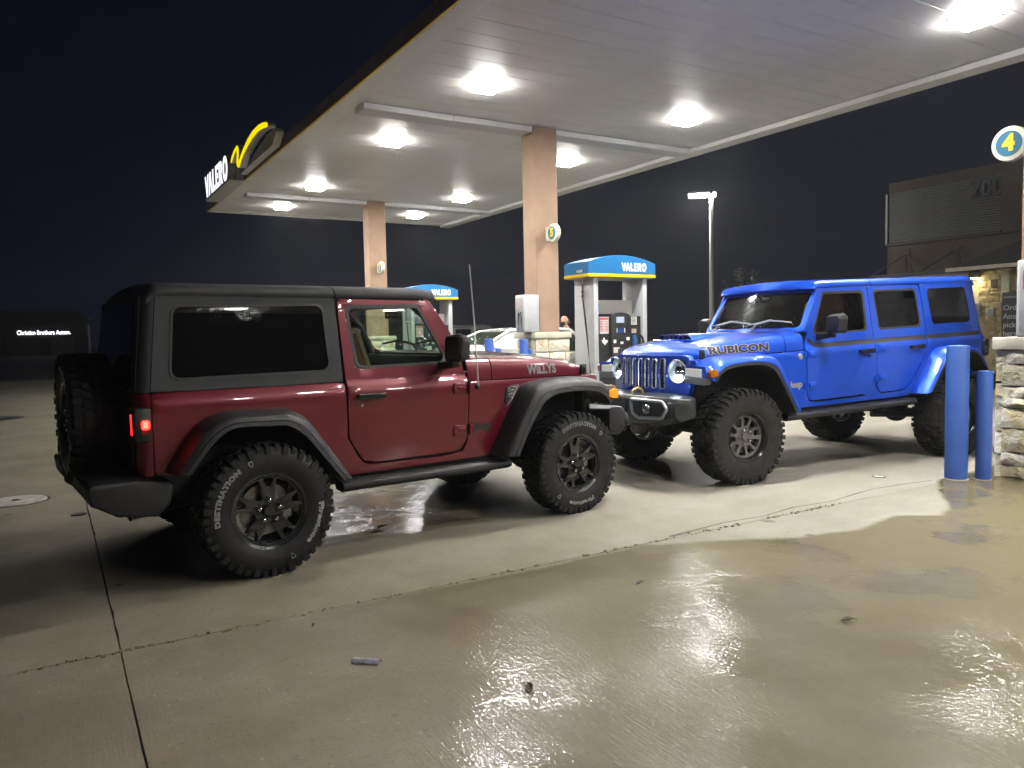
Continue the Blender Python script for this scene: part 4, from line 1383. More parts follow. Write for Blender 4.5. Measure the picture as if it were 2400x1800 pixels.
M_MORTAR = mat("mortar", (.33, .30, .24), .9, bump=.4, bscale=90)
def stone_bm(w, d, h_, rnd):
    """rock-faced block, face towards -y, origin at the lower left of its face"""
    bm = bmesh.new()
    nx, nz = max(2, int(w / .06)), max(2, int(h_ / .06))
    nx = min(nx, 5); nz = min(nz, 4)
    V = {}
    sd = rnd.random() * 50
    for i in range(nx + 1):
        for k in range(nz + 1):
            u, v = i / nx, k / nz
            e = min(u, 1 - u, v, 1 - v)
            b_ = -.002 if e == 0 else -.022 - .034 * mnoise.noise((u * 4 + sd, v * 4, 1.3))
            ju = rnd.uniform(-.009, .009); jv = rnd.uniform(-.008, .008)
            V[i, k] = bm.verts.new((u * w + ju, b_, v * h_ + jv))
    for i in range(nx):
        for k in range(nz):
            bm.faces.new((V[i, k], V[i + 1, k], V[i + 1, k + 1], V[i, k + 1]))
    ring = [V[i, 0] for i in range(nx + 1)] + [V[nx, k] for k in range(1, nz + 1)] + [V[i, nz] for i in range(nx - 1, -1, -1)] + [V[0, k] for k in range(nz - 1, 0, -1)]
    back = [bm.verts.new((v.co.x, d, v.co.z)) for v in ring]
    n = len(ring)
    for i in range(n):
        j = (i + 1) % n
        bm.faces.new((ring[j], ring[i], back[i], back[j]))
    return bm
def stone_wall(parent, w, h_, M, rnd, rows=(.19, .26), cols=(.22, .46), m=None):
    z = .0
    while z < h_ - .03:
        hh = min(rnd.uniform(*rows), h_ - z)
        if h_ - z - hh < .08: hh = h_ - z
        x_ = 0.0
        while x_ < w - .02:
            ww = min(rnd.uniform(*cols), w - x_)
            if w - x_ - ww < .10: ww = w - x_
            parts = [(z, hh)]
            if hh > .2 and rnd.random() < .22:
                parts = [(z, hh * .48), (z + hh * .48, hh * .52)]
            for zz, h2 in parts:
                o = obj("stone", stone_bm(ww - .012, .06, h2 - .012, rnd), m or M_STONE, parent, None, 60)
                o.matrix_basis = M @ Matrix.Translation((x_ + .006, 0, zz + .006))
            x_ += ww
        z += hh
def column(y0, captop, num, lab, w=.50, d=.42, visible=True):
    x0 = 7.68
    t_ = thing("canopy_column", lab, "column", (x0 + w / 2, y0 + d / 2, 0), 0, "stucco columns under the canopy")
    bm = bmesh.new(); box(bm, -w / 2, w / 2, -d / 2, d / 2, captop - .02, H - .01, .008); obj("shaft", bm, M_STUCCO, t_)
    # control joint band
    e = .13
    obj("cap_stone", B(-w / 2 - e - .03, w / 2 + e + .03, -d / 2 - e - .03, d / 2 + e + .03, captop - .115, captop, .012, 2), M_CAP, t_)
    obj("base_core", B(-w / 2 - e + .05, w / 2 + e - .05, -d / 2 - e + .05, d / 2 + e - .05, 0, captop - .118), M_MORTAR, t_)
    r = random.Random(int(y0 * 10) + 77)
    hh = captop - .118
    W2, D2 = w + 2 * e, d + 2 * e
    stone_wall(t_, W2, hh, Matrix.Translation((-W2 / 2, -D2 / 2, 0)), r)
    stone_wall(t_, D2 - .10, hh, Matrix.Translation((-W2 / 2, D2 / 2 - .05, 0)) @ Matrix.Rotation(-PI / 2, 4, "Z"), r)
    if num == "4":
        stone_wall(t_, W2, hh, Matrix.Translation((W2 / 2, D2 / 2, 0)) @ Matrix.Rotation(PI, 4, "Z"), r)
    return t_
column(3.25, 1.30, "4", "tan stucco column with stone base at the right edge of the picture, number 4")
column(11.86, 1.45, "5", "tan stucco column marked 5 on a cream stone base, between the two off-roaders")
column(20.32, 1.45, "7", "farthest tan stucco column, marked 7, behind the maroon off-roader's roof")

# ------------------------------------------------------------------ number signs
M_SIGN_CREAM = mat("cream_sign", (.80, .78, .62), .4, vary=.05)
M_SIGN_TEAL = mat("teal_sign", (.03, .16, .26), .4)
M_SIGN_YEL = mat("sign_yellow", (.85, .60, .03), .4)
def number_sign(num, y_face, sgn, z, lab):
    """flag sign in a plane of constant x, sticking out along sgn * y from the column face"""
    t_ = thing("pump_number_sign", lab, "sign", (7.93, y_face, z), 0, "round pump number signs on the columns")
    cy = sgn * .225
    bm = bmesh.new()
    ring = [(cy + .163 * math.cos(a), .163 * math.sin(a)) for a in [2 * PI * k / 40 for k in range(40)]]
    prism_solid(bm, ring, -.045, .045, "x", .012); obj("disc", bm, M_SIGN_CREAM, t_)
    bm = B(-.035, .035, min(0, sgn * .12), max(0, sgn * .14), -.125, .125, .008); obj("bracket", bm, M_SIGN_CREAM, t_)
    for s in (-1, 1):
        bm = bmesh.new(); prism_solid(bm, [(cy + .118 * math.cos(2 * PI * k / 40), .118 * math.sin(2 * PI * k / 40)) for k in range(40)], s * .044, s * .049, "x")
        obj("number_field", bm, M_SIGN_TEAL, t_)
        bm = text_bm(num, .205, lambda x_, y_, z_, s=s: Vector((s * (.051 + z_), cy + s * x_, y_)), depth=.003, bold=.011, sx=1.0)
        obj("digit", fix(bm), M_SIGN_YEL, t_)
    return t_
number_sign("4", 3.67, 1, 3.13, "round cream and teal sign with a yellow 4, at the right edge")
number_sign("5", 11.86, -1, 3.24, "round cream and teal sign with a yellow 5, on the middle column")
number_sign("7", 20.32, -1, 3.33, "round cream and teal sign with a 7, on the farthest column")

# ------------------------------------------------------------------ grey cabinets on the column caps
M_CAB = mat("grey_cabinet", (.48, .49, .50), .4, rvary=.08, vary=.06)
M_CAB_D = mat("grey_cabinet_panel", (.33, .34, .36), .3, rvary=.08)
M_RED = mat("red_label", (.62, .03, .04), .4)
M_PRINT = mat("dark_print", (.05, .05, .055), .5)
def cabinet(y0, z0, lab, red=True):
    t_ = thing("island_cabinet", lab, "cabinet", (7.51, y0, z0), 0, "grey service cabinets on the column bases")
    obj("case", B(-.165, .165, -.15, .16, 0, .68, .02, 3), M_CAB, t_)
    obj("door_panel", B(-.172, -.160, -.115, .125, .04, .62, .008, 2), M_CAB_D, t_)
    obj("red_label" if red else "pink_label", B(-.176, -.171, -.02, .10, .42, .58, .002), M_RED if red else mat("faded_label", (.52, .40, .40), .5), t_)
    bm = bmesh.new()
    for k, (a, b_, c, d) in enumerate(((.02, .055, .12, .36), (-.06, -.045, .16, .34), (-.085, -.07, .10, .30), (.03, .05, .04, .09))):
        box(bm, -.176, -.171, a, b_, c, d)
    obj("printed_marks", bm, M_PRINT, t_)
    bm = bmesh.new(); tube(bm, [(-.18, .06, .35), (-.18, -.07, .37), (-.18, .05, .24), (-.18, -.08, .25)], .006, 5)
    obj("arrow_mark", bm, M_PRINT, t_)
cabinet(11.92, 1.452, "grey metal cabinet on the stone base beside column 5", False)
cabinet(3.385, 1.302, "grey metal cabinet with a red label at the right edge, column 4")

# ------------------------------------------------------------------ bollards
M_BOLL = mat("bollard_blue", (.040, .110, .40), .5, vary=.07, vscale=4, rvary=.06, bump=.03, bscale=20)
def bollard(x_, y_, r, h_, lab, n=28):
    t_ = thing("bollard", lab, "bollard", (x_, y_, 0), 0, "blue pipe bollards guarding the pump islands")
    bm = lathe(bmesh.new(), [(0, r), (h_ - .012, r), (h_ - .003, r * .96), (h_, r * .80), (h_ + .004, 0)], n, "z"); obj("post", fix(bm), M_BOLL, t_)
    bm = lathe(bmesh.new(), [(.0005, r * 1.10), (.006, r * 1.06), (.006, r * .9)], n, "z"); obj("grout_ring", fix(bm), M_MORTAR, t_)
bollard(7.14, 3.93, .096, 1.235, "tall thick blue bollard in front of the blue off-roader's rear wheel")
bollard(7.30, 3.77, .066, 1.00, "short thin blue bollard beside the stone base of column 4")
bollard(7.0, 11.25, .080, 1.33, "blue bollard in front of the stone base of column 5")
bollard(7.165, 11.33, .052, 1.16, "short blue bollard right against the stone base of column 5")
bollard(6.68, 11.9, .080, 1.35, "blue bollard standing before the white car's rear end")
bollard(10.51, 19.6, .085, 1.42, "farthest blue bollard, seen left of the maroon off-roader's aerial")
bollard(6.98, 12.1, .052, 1.17, "small blue bollard top showing just above the maroon off-roader's hood")

# ------------------------------------------------------------------ pumps
M_PUMP_BLUE = mat("pump_topper_blue", (.018, .15, .36), .34, coat=.3)
M_PUMP_GREY = mat("pump_grey_metal", (.42, .43, .44), .42, rvary=.06, vary=.05)
M_PUMP_PALE = mat("pump_pale_panel", (.58, .56, .52), .45)
M_PUMP_BLK = mat("pump_black", (.018, .019, .021), .45, rvary=.1)
M_WHITE = mat("white_print", (.80, .80, .80), .45)
M_STICK_R = mat("sticker_red", (.62, .10, .10), .5)
M_STICK_W = mat("sticker_white", (.68, .66, .62), .5, vary=.08, vscale=60)
M_STICK_B = mat("sticker_beige", (.60, .45, .33), .5)
M_SCREEN = emitter("pump_screen", (.70, .80, 1.0), .75)
M_SCREEN_B = emitter("pump_screen_blue", (.10, .22, .75), .35)
M_CARD = mat("blue_card", (.20, .30, .62), .4, vary=.3, vscale=30)
def pump(x0, yf, lab, z=0.0):
    """x0: left end of the topper, yf: its face towards the camera side"""
    t_ = thing("fuel_pump", lab, "fuel pump", (x0 + .82, yf + .40, z), 0, "fuel pumps with blue toppers")
    hw = .82; hd = .39
    # topper with an arched top, all four sides
    arch = lambda s, base, rise: base + rise * math.cos(PI / 2 * s) ** 1.0
    N = 14
    bm = bmesh.new()
    rows = []
    for k in range(N + 1):
        u = -hw + 2 * hw * k / N
        rise = .14 * (1 - (u / hw) ** 2)
        rows.append([(u, -hd, 2.535), (u, -hd, 2.745 + rise), (u, -hd + .03, 2.753 + rise), (u, hd - .03, 2.753 + rise), (u, hd, 2.745 + rise), (u, hd, 2.535)])
    loft(bm, rows, True, True)
    tp = obj("topper", fix(bm), M_PUMP_BLUE, t_, None, 30)
    obj("yellow_band", B(-hw - .006, hw + .006, -hd - .006, hd + .006, 2.47, 2.532, .004), M_YELLOW, tp)
    obj("topper_underside", B(-hw + .03, hw - .03, -hd + .03, hd - .03, 2.458, 2.468), M_PUMP_GREY, tp)
    wordmark(tp, M_WHITE, lambda u, v, w: Vector((-.03 + u, -hd - .002 - w, 2.585 + v)), .165, .62, .006)
    wordmark(tp, M_WHITE, lambda u, v, w: Vector((-hw - .002 - w, -.02 - u, 2.56 + v)), .05, .18, .004)
    for sx_ in (-1, 1):
        bm = bmesh.new(); box(bm, sx_ * .60 - .055, sx_ * .60 + .055, -.33, .30, .02, 2.456, .012, 2); obj("side_fin", bm, M_PUMP_GREY, t_)
    obj("back_panel", B(-.54, .54, -.02, .02, 1.78, 2.05, .005), M_PUMP_PALE, t_)
    obj("plinth", B(-.66, .66, -.36, .34, 0, .10, .01), M_MORTAR, t_)
    bodyo = obj("dispenser_body", B(-.542, .542, -.27, .24, .10, 1.73, .012), M_PUMP_BLK, t_)
    bm = bmesh.new()
    sec = [(-.235, .75), (.235, .75), (.245, 1.70)] + [(.245 * math.cos(a), 1.70 + .10 * math.sin(a)) for a in [PI * k / 10 for k in range(1, 10)]] + [(-.245, 1.70)]
    prism_solid(bm, sec, -.335, -.268, "y", .010)
    mod = obj("control_module", bm, M_PUMP_BLK, t_)
    obj("price_screen", B(-.125, .065, -.342, -.334, 1.60, 1.715, .006), M_SCREEN, mod)
    obj("card_screen", B(-.085, .035, -.342, -.334, 1.41, 1.495, .004), M_SCREEN_B, mod)
    for a in (-.125, .065):
        obj("button_column", B(a, a + .022, -.342, -.334, 1.41, 1.495, .003), M_WHITE, mod)
    obj("keypad", B(-.06, .09, -.345, -.334, 1.19, 1.33, .006), M_PUMP_BLK, mod)
    obj("receipt_slot", B(-.04, .035, -.349, -.340, 1.19, 1.235, .003), M_STICK_W, mod)
    obj("decal_square", B(-.20, -.135, -.341, -.334, 1.21, 1.275, .003), M_WHITE, mod)
    obj("decal_square", B(.115, .195, -.341, -.334, 1.26, 1.32, .003), M_WHITE, mod)
    obj("decal_label", B(-.20, -.05, -.341, -.334, 1.02, 1.13, .003), M_STICK_W, mod)
    # warning notice: red head, white sheet, rows of print
    nt = obj("warning_notice", B(-.485, -.265, -.276, -.269, 1.395, 1.715, .002), M_STICK_W, t_)
    obj("notice_heading", B(-.475, -.275, -.279, -.275, 1.66, 1.705, .001), M_STICK_R, nt)
    bm = bmesh.new()
    for r in range(7):
        box(bm, -.47, -.39 if r < 5 else -.38, -.2785, -.2755, 1.62 - r * .03, 1.632 - r * .03); box(bm, -.36, -.28, -.2785, -.2755, 1.62 - r * .03, 1.632 - r * .03)
    obj("notice_print", bm, M_STICK_R, nt)
    obj("notice_white", B(.285, .435, -.276, -.269, 1.56, 1.715, .002), M_STICK_W, t_)
    bm = bmesh.new()
    for r in range(5):
        box(bm, .30, .40, -.279, -.2755, 1.69 - r * .026, 1.70 - r * .026)
    obj("notice_print", bm, M_PRINT, t_)
    obj("price_tag", B(.30, .42, -.276, -.269, 1.395, 1.48, .002), M_STICK_B, t_)
    # state outline sticker
    tx = [(0, .62), (.27, .62), (.27, .95), (.50, .95), (.50, .70), (.72, .62), (.95, .60), (1.0, .40), (.97, .30), (.78, .20), (.62, .02), (.60, -.12), (.46, -.05), (.38, .16), (.30, .22), (.22, .16), (.12, .33)]
    bm = bmesh.new(); prism_solid(bm, [(-.44 + a * .15, 1.19 + b_ * .135) for a, b_ in tx], -.2755, -.2715, "y"); obj("state_sticker", bm, M_WHITE, t_)
    # leaflet holder
    bm = bmesh.new(); box(bm, -.52, -.37, -.13, -.07, 1.79, 1.97, .004); obj("leaflet_holder", bm, M_CARD, t_)
    # nozzle in its boot
    bm = bmesh.new()
    box(bm, .30, .40, -.36, -.27, 1.16, 1.36, .02, 2); obj("nozzle_boot", bm, mat("nozzle_blue", (.03, .13, .30), .4), t_)
    bm = bmesh.new(); tube(bm, [(.35, -.36, 1.33), (.38, -.42, 1.36), (.43, -.45, 1.30), (.46, -.46, 1.18)], .022, 8)
    box(bm, .40, .47, -.49, -.44, 1.14, 1.20, .01); obj("nozzle", bm, M_PUMP_BLK, t_)
    # hoses with swivels hanging from the topper
    for sx_ in (-1, 1):
        bx_ = sx_ * .70
        bm = bmesh.new(); cyl(bm, (bx_, -.05, 2.36), (bx_, -.05, 2.46), .016, None, 8)
        for (za, zb, r) in ((2.22, 2.36, .026), (2.19, 2.22, .042), (2.13, 2.19, .03), (2.10, 2.13, .042), (2.02, 2.10, .024)):
            cyl(bm, (bx_, -.05, za), (bx_, -.05, zb), r, None, 10)
        hs = obj("hose_swivel", bm, M_CHROME, t_)
        pts = [(bx_, -.05, 2.03), (bx_ - .02 * sx_, -.06, 1.8), (bx_ - .04 * sx_, -.10, 1.4), (bx_ - .06 * sx_, -.16, .9), (bx_ - .05 * sx_, -.20, .55), (bx_ - .12 * sx_, -.24, .42), (bx_ - .2 * sx_, -.30, .55), (bx_ - .28 * sx_, -.34, .95), (sx_ * .44, -.36, 1.16)]
        if sx_ < 0: pts = pts[:6]
        obj("hose", tube(bmesh.new(), pts, .017, 8), M_PUMP_BLK, t_)
    bm = bmesh.new(); tube(bm, [(.70, -.02, 2.45), (.70, -.02, 1.0)], .012, 6); obj("hose_guide", bm, M_PUMP_GREY, t_)
    return t_
pump(8.66, 11.58, "grey and black fuel pump with blue arched topper between column 5 and the blue off-roader")
pump(8.62, 20.05, "farther fuel pump whose blue topper shows behind the maroon off-roader's windshield")
pump(8.75, 3.1, "fuel pump of island 4, outside the right edge of the picture")

# ================================================================== brand sign on the canopy edge
M_SIGN_LIT = emitter("sign_face_lit", (.93, .94, 1.0), 1.05)
M_SIGN_LIT_Y = emitter("sign_face_yellow_lit", (1.0, .80, .0), .78)
M_CAN = mat("sign_can_grey", (.46, .46, .44), .45, rvary=.08)
sg = thing("brand_sign", "lit white brand lettering with a yellow swoosh on the canopy edge", "sign", (3.75, 21.908, 5.191))
sg.scale = (1.0713, 1.0713, 1.0713)
tot = sum(a for _, _, a in LETTERS); WID = 2.78; HT = .52; u0 = 0
for outl, hol, adv in LETTERS:
    sx_ = WID / tot
    mp_ = lambda off: (lambda a, b_, u0=u0: Vector((off, -(u0 + a * sx_), b_ * HT)))
    can = obj("letter", fix(plate(outl, hol, mp_(0), mp_(.16))), M_CAN, sg, None, 30)
    obj("letter_face", fix(plate(outl, hol, mp_(-.006), mp_(-.001))), M_SIGN_LIT, can, None, 30)
    u0 += adv * sx_
obj("raceway", B(.165, .33, -2.80, .03, .02, .42, .01), M_CAN, sg)
obj("sign_base", B(.0, .33, -2.85, .05, -.06, -.004, .01), M_CAN, sg)
so_ = [(17.33, 5.20), (17.19, 5.30), (16.93, 5.385), (16.64, 5.42), (16.50, 5.36), (16.49, 5.25), (16.55, 5.10), (16.53, 5.06), (16.34, 5.14), (16.04, 5.235), (15.65, 5.325), (15.23, 5.375), (14.75, 5.375), (14.39, 5.335), (14.13, 5.28), (14.05, 5.23), (14.08, 5.18)]
si_ = [(14.40, 5.235), (14.77, 5.265), (15.21, 5.245), (15.68, 5.185), (16.06, 5.105), (16.30, 5.03), (16.46, 4.955), (16.59, 4.945), (16.71, 5.01), (16.75, 5.11), (16.67, 5.23), (16.66, 5.315), (16.76, 5.325), (16.95, 5.28), (17.25, 5.17)]
lp = rpoly([(a - 20.45, b_ - 4.94) for a, b_ in so_ + si_], .10, 3)
mp_ = lambda off: (lambda a, b_: Vector((off, a, b_)))
can = obj("swoosh", fix(plate(lp, [], mp_(0), mp_(.14))), M_CAN, sg, None, 30)
obj("swoosh_face", fix(plate(lp, [], mp_(-.006), mp_(-.001))), M_SIGN_LIT_Y, can, None, 30)
back = rpoly([(-3.15, .02), (-6.0, .02), (-6.36, .22), (-6.2, .29), (-5.6, .29), (-4.9, .20), (-4.0, .08), (-3.2, .10)], .05, 3)
obj("swoosh_backer", fix(plate(back, [], mp_(.16), mp_(.30))), M_CAN, sg)

# ================================================================== things lying on the ground
M_COVER = mat("pale_cover", (.50, .48, .42), .6, vary=.25, vscale=12, bump=.3, bscale=60)
M_COVER_D = mat("dark_cover", (.02, .02, .02), .5, bump=.3, bscale=60)
def cover(x_, y_, r, m, lab, knob=True):
    t_ = thing("tank_cover", lab, "manhole cover", (x_, y_, 0), 0, "round tank covers in the pavement")
    obj("ring", fix(lathe(bmesh.new(), [(.0005, r * 1.09), (.004, r * 1.08), (.005, r * 1.02), (.002, r * 1.0)], 40, "z")), M_JOINT, t_)
    bm = lathe(bmesh.new(), [(.003, r * .99), (.010, r * .97), (.012, 0)], 40, "z"); obj("lid", fix(bm), m, t_)
    if knob:
        bm = lathe(bmesh.new(), [(.0125, r * .16), (.02, r * .10), (.02, 0)], 16, "z"); obj("lift_socket", fix(bm), M_COVER_D, t_)
cover(-.34, 8.25, .25, M_COVER, "pale round cover with a dark centre in the pavement behind the maroon off-roader")
cover(-1.05, 17.8, .50, M_COVER_D, "big dark round cover flat in the pavement at the left edge", False)
cover(.13, 7.27, .055, M_COVER_D, "tiny dark cap in the pavement by the slab joint", False)
t_ = thing("well_cap", "small ring cap in the pale concrete beside the blue off-roader", "cap", (6.68, 4.40, 0))
obj("ring", fix(lathe(bmesh.new(), [(.0005, .062), (.006, .058), (.006, .046), (.001, .044)], 24, "z")), M_COVER_D, t_)
obj("lid", fix(lathe(bmesh.new(), [(.0045, .044), (.0055, 0)], 24, "z")), M_COVER, t_)
M_LEAF = mat("dead_leaf", (.055, .035, .015), .6, vary=.3, vscale=30)
def leaf(x_, y_, L_, a, lab):
    bm = bmesh.new()
    out = [(-.5, 0), (-.2, .17), (.1, .2), (.38, .1), (.5, 0), (.38, -.1), (.1, -.2), (-.2, -.17)]
    top = [bm.verts.new((u * L_, v * L_, .012 + .012 * (abs(v) * 4) ** 2 + .006 * u)) for u, v in out]
    c = bm.verts.new((0, 0, .008))
    for i in range(8): bm.faces.new((c, top[i], top[(i + 1) % 8]))
    r = bmesh.ops.extrude_face_region(bm, geom=bm.faces[:])
    for v in r["geom"]:
        if isinstance(v, bmesh.types.BMVert): v.co.z -= .004
    cyl(bm, (.5 * L_, 0, .012), (.75 * L_, .03 * L_, .006), .0025, .0015, 5)
    o = obj("leaf", fix(bm), M_LEAF); o.location = (x_, y_, .002); o.rotation_euler = (0, 0, a)
    tag(o, lab, "leaf", "fallen leaves on the forecourt")
leaf(2.78, 3.28, .075, .3, "dark leaf on wet concrete, below the maroon off-roader's front wheel")
leaf(3.24, 2.29, .07, -.5, "dark leaf on wet concrete at the right, below the bollards")
leaf(1.575, 2.54, .065, 1.2, "dark curled leaf on wet concrete near the bottom of the picture")
leaf(2.05, 5.35, .10, .2, "dark leaf in the wet patch under the maroon off-roader, nearest the sill")
leaf(1.95, 5.22, .10, -.3, "dark leaf in the wet patch behind the maroon off-roader's rear tyre")
leaf(2.25, 5.62, .09, .8, "dark leaf in the wet patch under the middle of the maroon off-roader")
leaf(1.04, 3.69, .03, .8, "tiny brown leaf just in front of the long slab joint")
bm = bmesh.new()
n1, n2 = 12, 5
V = {}
for i in range(n1 + 1):
    for k in range(n2 + 1):
        u, v = i / n1 - .5, k / n2 - .5
        V[i, k] = bm.verts.new((u * .125, v * .042 * (1 + .3 * mnoise.noise((u * 6, 2, 1))), .006 + .012 * (1 - (2 * v) ** 2) + .006 * mnoise.noise((u * 9, v * 9, 3))))
for i in range(n1):
    for k in range(n2):
        bm.faces.new((V[i, k], V[i + 1, k], V[i + 1, k + 1], V[i, k + 1]))
r = bmesh.ops.extrude_face_region(bm, geom=bm.faces[:])
for v in r["geom"]:
    if isinstance(v, bmesh.types.BMVert): v.co.z -= .004
wr = obj("wrapper", fix(bm), mat("foil_wrapper", (.45, .46, .52), .3, metal=.4, vary=.4, vscale=50))
wr.location = (1.115, 3.15, .002); wr.rotation_euler = (0, 0, -.75)
tag(wr, "small crumpled silvery wrapper lying on the near concrete", "litter")
# ================================================================== the two off-roaders
M_RED_PAINT = paint("maroon_pearl_paint", (.150, .0025, .013), (.06, .0015, .007))
M_BLUE_PAINT = paint("blue_pearl_paint", (.005, .108, .82), (.003, .048, .52))
M_GREY_PAINT = mat("grey_gloss_paint", (.10, .10, .10), .3, coat=.8)
M_SILVER_TRIM = mat("silver_bumper_trim", (.42, .42, .41), .35, metal=.5, rvary=.08)
red = dict(name="two_door_off_roader", label="maroon two-door off-roader with charcoal hardtop and white-lettered tyres, seen from its side", cat="off-road car",
           loc=(.99506, 5.55889, 0), rz=.094877, wb=2.459, doors=2, paint=M_RED_PAINT, top=M_HARDTOP, flare=M_TRIM, grille=M_BLACK,
           R=.407, TW=.255, rr=.216, style="fork", track=.80, spins=((math.radians(-66), 0), (0, math.radians(-8)), (1, .2), (2, .4)), wheel_key="fork", letters=True,
           tail=True, amber=True, lit=M_LED_MAIN, seat=M_LEATHER)
red_o = make_jeep(red)
blue = dict(name="four_door_off_roader", label="bright blue four-door off-roader facing left with its headlamps on", cat="off-road car",
            loc=(8.5223, 5.5124, 0), rz=3.04352, wb=3.008, doors=4, paint=M_BLUE_PAINT, top=M_BLUE_PAINT, flare=M_BLUE_PAINT, grille=M_BLUE_PAINT,
            R=.447, TW=.315, rr=.216, style="slot", track=.80, spins=((.3, .2), (.9, 0), (0, .3), (.5, 0)), wheel_key="slot", rubber=M_RUBBER_DRY,
            lift=.088, rake=.033, lit=M_LED, scoop=True, flare_up=.035, rim_trim=M_SILVER_TRIM, bumper=mat("satin_black_steel", (.032, .033, .036), .35, coat=.3, rvary=.08))
blue_o = make_jeep(blue)
grey = dict(name="parked_off_roader", label="dark grey off-roader parked in the gloom beyond the pumps", cat="off-road car",
            loc=(12.05, 25.3, 0), rz=-.02, wb=3.008, doors=4, paint=M_GREY_PAINT, top=M_HARDTOP, flare=M_TRIM, grille=M_GREY_PAINT,
            R=.407, TW=.255, rr=.216, style="fork", track=.80, spins=((0, 0), (.4, .3), (1, .2), (2, .4)), wheel_key="fork", letters=True, far=True)
make_jeep(grey)

def decal(par, cfg, s, body, size, x, z, m, bold=0.0, outline=0.0, sx=1.0, slope=0.0, hood=True, off=.0045, name="lettering", shear=0.0, spacing=1.0):
    """lettering on the hood flank or the cowl side; s = side, text runs so that it reads from outside"""
    F = cfg["_fn"]
    def fn(u, v, w):
        X = x - s * u            # on the +y side the reader's right is -x
        Z = z + v + slope * u
        y = F["hood_side"](X, Z) if hood else F["YS"](Z, X)
        return Vector((X, s * (y + off + max(0, w)), Z))
    bm = text_bm(body, size, fn, bold=bold, outline=outline, depth=0.0 if outline else .0008, sx=sx, shear=shear, spacing=spacing)
    return obj(name, fix(bm) if not outline else bm, m, par, F["BM"], 60)
RW = red["wb"]
# hood lettering, stencil style, both flanks
for s in (-1, 1):
    decal(red_o, red, s, "WILLYS", .100, RW - .185, 1.142, M_DECAL_GREY, bold=.004, sx=.92, spacing=1.0, name="hood_lettering")
    decal(red_o, red, s, "Jeep", .085, RW - .81, .752, M_DECAL_DARK, bold=.005, sx=1.05, hood=False, off=.004, name="maker_badge")
    # fender vent
    bm = bmesh.new()
    F = red["_fn"]
    pl = rpoly([(RW - .59, 1.030), (RW - .47, 1.045), (RW - .545, .93), (RW - .59, .885), (RW - .605, .92)], .015, 3)
    prism_solid(bm, pl, s * (F["YS"](.97, RW - .5) - .004), s * (F["YS"](.97, RW - .5) + .012), "y", .004)
    o = obj("fender_vent", bm, M_TRIM, red_o)
    bm = bmesh.new()
    for k in range(5):
        z_ = .92 + k * .024
        cyl(bm, (RW - .592 + k * .004, s * (F["YS"](z_, RW - .5) + .013), z_), (RW - .545 + k * .014, s * (F["YS"](z_, RW - .5) + .013), z_ + .012), .003, None, 5)
        cyl(bm, (RW - .592 + k * .006, s * (F["YS"](z_, RW - .5) + .013), z_ + .02), (RW - .560 + k * .012, s * (F["YS"](z_, RW - .5) + .013), z_ - .008), .003, None, 5)
    obj("vent_mesh", bm, M_BLACK, o)
    yv = s * (F["YS"](.97, RW - .5) + .013)
    bm = tube(bmesh.new(), [(RW - .475, yv, 1.043), (RW - .545, yv, .932), (RW - .588, yv, .890)], .0045, 5)
    obj("vent_edge", bm, M_SILVER_PLASTIC, o)
